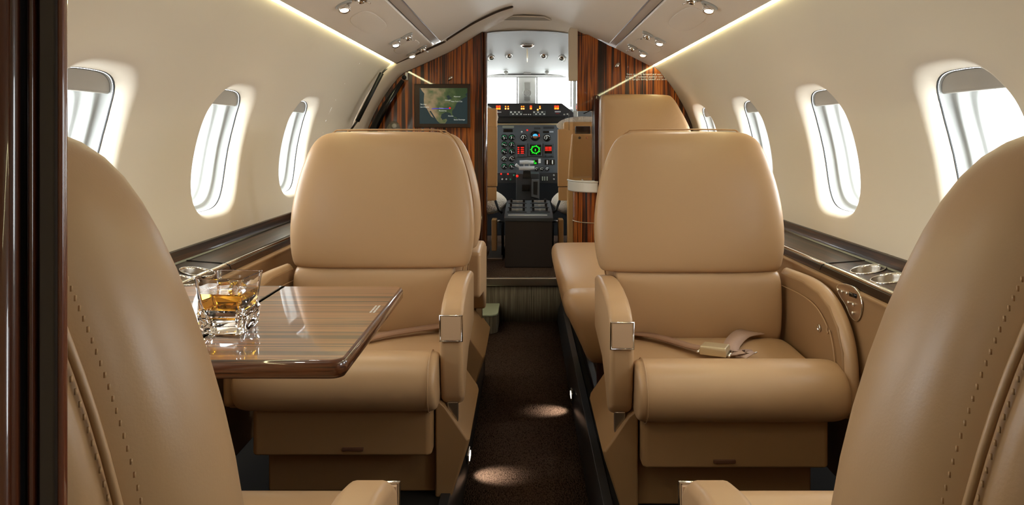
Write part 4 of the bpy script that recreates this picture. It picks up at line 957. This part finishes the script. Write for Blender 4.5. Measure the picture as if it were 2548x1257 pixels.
mesh('top_veneer', [(x, y, TZ) for x, y in top]+[(x, y, TZ-.0015) for x, y in top], [tuple(range(len(top)))]+[(i, (i+1) % len(top), (i+1) % len(top)+len(top), i+len(top)) for i in range(len(top))], EBO, e2, smooth=False)
tube('hinge', [(-.4655, .953, TZ-.0006), (-.4655, 1.424, TZ-.0006)], .0011, BLACK, t, n=6)
box('support_arm', (-.686, -.40, 1.12, 1.26, TZ-.040, TZ-.0245), BRUSH, t, bevel=.003)
text('placard', 'STOW TABLE FOR TAXI\nTAKEOFF AND LANDING', Vector((-.2500, 1.235, TZ+.0001)), .0046, WHTX, t, rot=(0, 0, R(90)), space=1.2)
# ------------------------------------------------------------------ whisky glass
gx, gy, ga = -.4405, 1.105, R(-4)
def sq(h, z, r=.2, n=6, tw=0):
    p = []
    rc = h*r
    for sx, sy, a0 in ((1, 1, 0), (-1, 1, 90), (-1, -1, 180), (1, -1, 270)):
        for k in range(n):
            a = R(a0+90*k/(n-1)); x = sx*(h-rc)+rc*math.cos(a); y = sy*(h-rc)+rc*math.sin(a)
            c, s_ = math.cos(ga+tw), math.sin(ga+tw)
            p.append((gx+x*c-y*s_, gy+x*s_+y*c, TZ+z))
    return p
outer = [(.0285, .0004), (.0305, .003), (.0315, .010), (.0320, .018), (.0330, .028), (.0315, .036), (.0322, .05), (.0345, .068), (.0365, .0815)]
inner = [(.0350, .0815), (.0330, .068), (.0300, .048), (.0270, .034), (.0225, .026), (.0205, .0235)]
rings = []
rnd = random.Random(4)
for i, (h, z) in enumerate(outer):
    r = sq(h, z, .10 if i > 5 else .22)
    if 1 <= i <= 5:
        rj = []
        for j, p in enumerate(r):
            d = Vector((p[0]-gx, p[1]-gy, 0)); k = 1+rnd.uniform(-.09, .10)
            rj.append((gx+d.x*k, gy+d.y*k, p[2]+rnd.uniform(-.0022, .0022)))
        r = rj
    rings.append(r)
rings.append(sq(.0358, .0826, .10))
for h, z in inner: rings.append(sq(h, z, .14))
o = loft('whisky_glass', rings, GLASS, None, smooth=False)
tag(o, 'square crystal tumbler with chunky cut base standing on the wood table', 'glass')
LQ = [(.0200, .0242), (.0220, .0266), (.0266, .0345), (.0294, .048), (.0313, .0590)]
o = loft('whisky', [sq(h, z, .14) for h, z in LQ], WHISKY, None, smooth=False); tag(o, 'amber whisky filling the lower half of the crystal tumbler', 'drink')
rnd = random.Random(11)
for k, (dx, dy, dz, h, wh) in enumerate(((-.010, .006, .0635, .0098, 'left cube of the clear ice poking above the whisky'), (.011, .003, .0620, .0090, 'right cube of the clear ice poking above the whisky'))):
    rot = Matrix.Rotation(R(25+50*k), 4, 'Z') @ Matrix.Rotation(R(18+10*k), 4, 'X')
    v = [rot @ Vector((x*h*rnd.uniform(.85, 1.1), y*h*rnd.uniform(.85, 1.1), z*h*rnd.uniform(.7, .95))) + Vector((gx+dx, gy+dy, TZ+dz)) for x in (-1, 1) for y in (-1, 1) for z in (-1, 1)]
    o = mesh('ice_cube', v, geo_box(0, 1, 0, 1, 0, 1)[1], ICE, None, bevel=.0025); tag(o, wh, 'ice', 'ice cubes in the tumbler')
# ------------------------------------------------------------------ near door jamb
t = thing('door_jamb', 'dark glossy wood door jamb filling the left edge, with a black seal', 'door jamb', (-.25, .23, 0))
J = .225
def jx(px, Y=J): return (px-PX)*Y/F
def col(nm, a, b, y0, y1, m, bev=.003): return box(nm, (jx(a, y0), jx(b, y1), y0, y1, .0, 1.42), m, t, bevel=bev)
box('core', (-.80, -.170, J+.004, J+.016, .0, 1.36), JAMB, t, bevel=.002)
box('panel', (-.80, jx(60, J-.001), J-.006, J-.001, .0, 1.36), JAMB, t, bevel=.004)
loft('half_round', [[(jx(26)+.0045*math.cos(a), J-.006-.003*math.sin(a), z) for a in [math.pi*i/8 for i in range(9)]] for z in (0, 1.38)], JAMB, t)
col('dark_gap', 58, 100, J+.002, J+.004, BLACK)
box('backing', (jx(50, J+.0032), jx(165, J+.0036), J+.0032, J+.0040, 0, 1.37), BLACK, t, bevel=0)
col('wood_bead', 66, 99, J-.0005, J+.003, JAMB, .0008)
col('felt_seal', 96, 146, J+.0004, J+.0026, mat('grey_brown_felt', (86, 76, 72), .7), .0006)
col('edge_bead', 140, 171, J-.0005, J+.0025, mat('red_brown_wood', (96, 46, 28), .22, coat=1), .0008)
o = box('wall_aft', (.172, .80, J, J+.012, 0, 1.36), JAMB); tag(o, kind='structure')  # jamb mirrored out of view, added to hold back light from aft
o = box('wall_front_light_block', (-.82, .82, 3.541, 3.57, -.031, .149), BLACK, bevel=0); tag(o, kind='structure')  # black box added to block light leaking under the bulkheads
rp_ = [(.665, .29), (.655, .36), (.60, .44), (.45, .55), (.25, .61), (0, .63)]; rp_ = rp_+[(-x, z) for x, z in rp_[-2::-1]]
o = loft('ceiling_light_block', [[(x, y, zz(z)) for x, z in rp_] for y in (-.82, 3.62)], BLACK, None, cap=False, closed=False); tag(o, kind='structure')  # unseen outer shell, added to keep sky light out of the panel gaps
o = box('wall_back', (-.82, .82, -.82, -.80, -.03, 1.52), CREAM); tag(o, kind='structure')
# ------------------------------------------------------------------ origins of one-piece things at their base
bpy.context.view_layer.update()
for o in list(C.objects):
    if o.type == 'MESH' and o.parent is None and not o.children:
        xs = [v.co for v in o.data.vertices]
        if not xs or o.location.length > 0: continue
        c = Vector(((min(v.x for v in xs)+max(v.x for v in xs))/2, (min(v.y for v in xs)+max(v.y for v in xs))/2, min(v.z for v in xs)))
        o.data.transform(Matrix.Translation(-c)); o.location = c
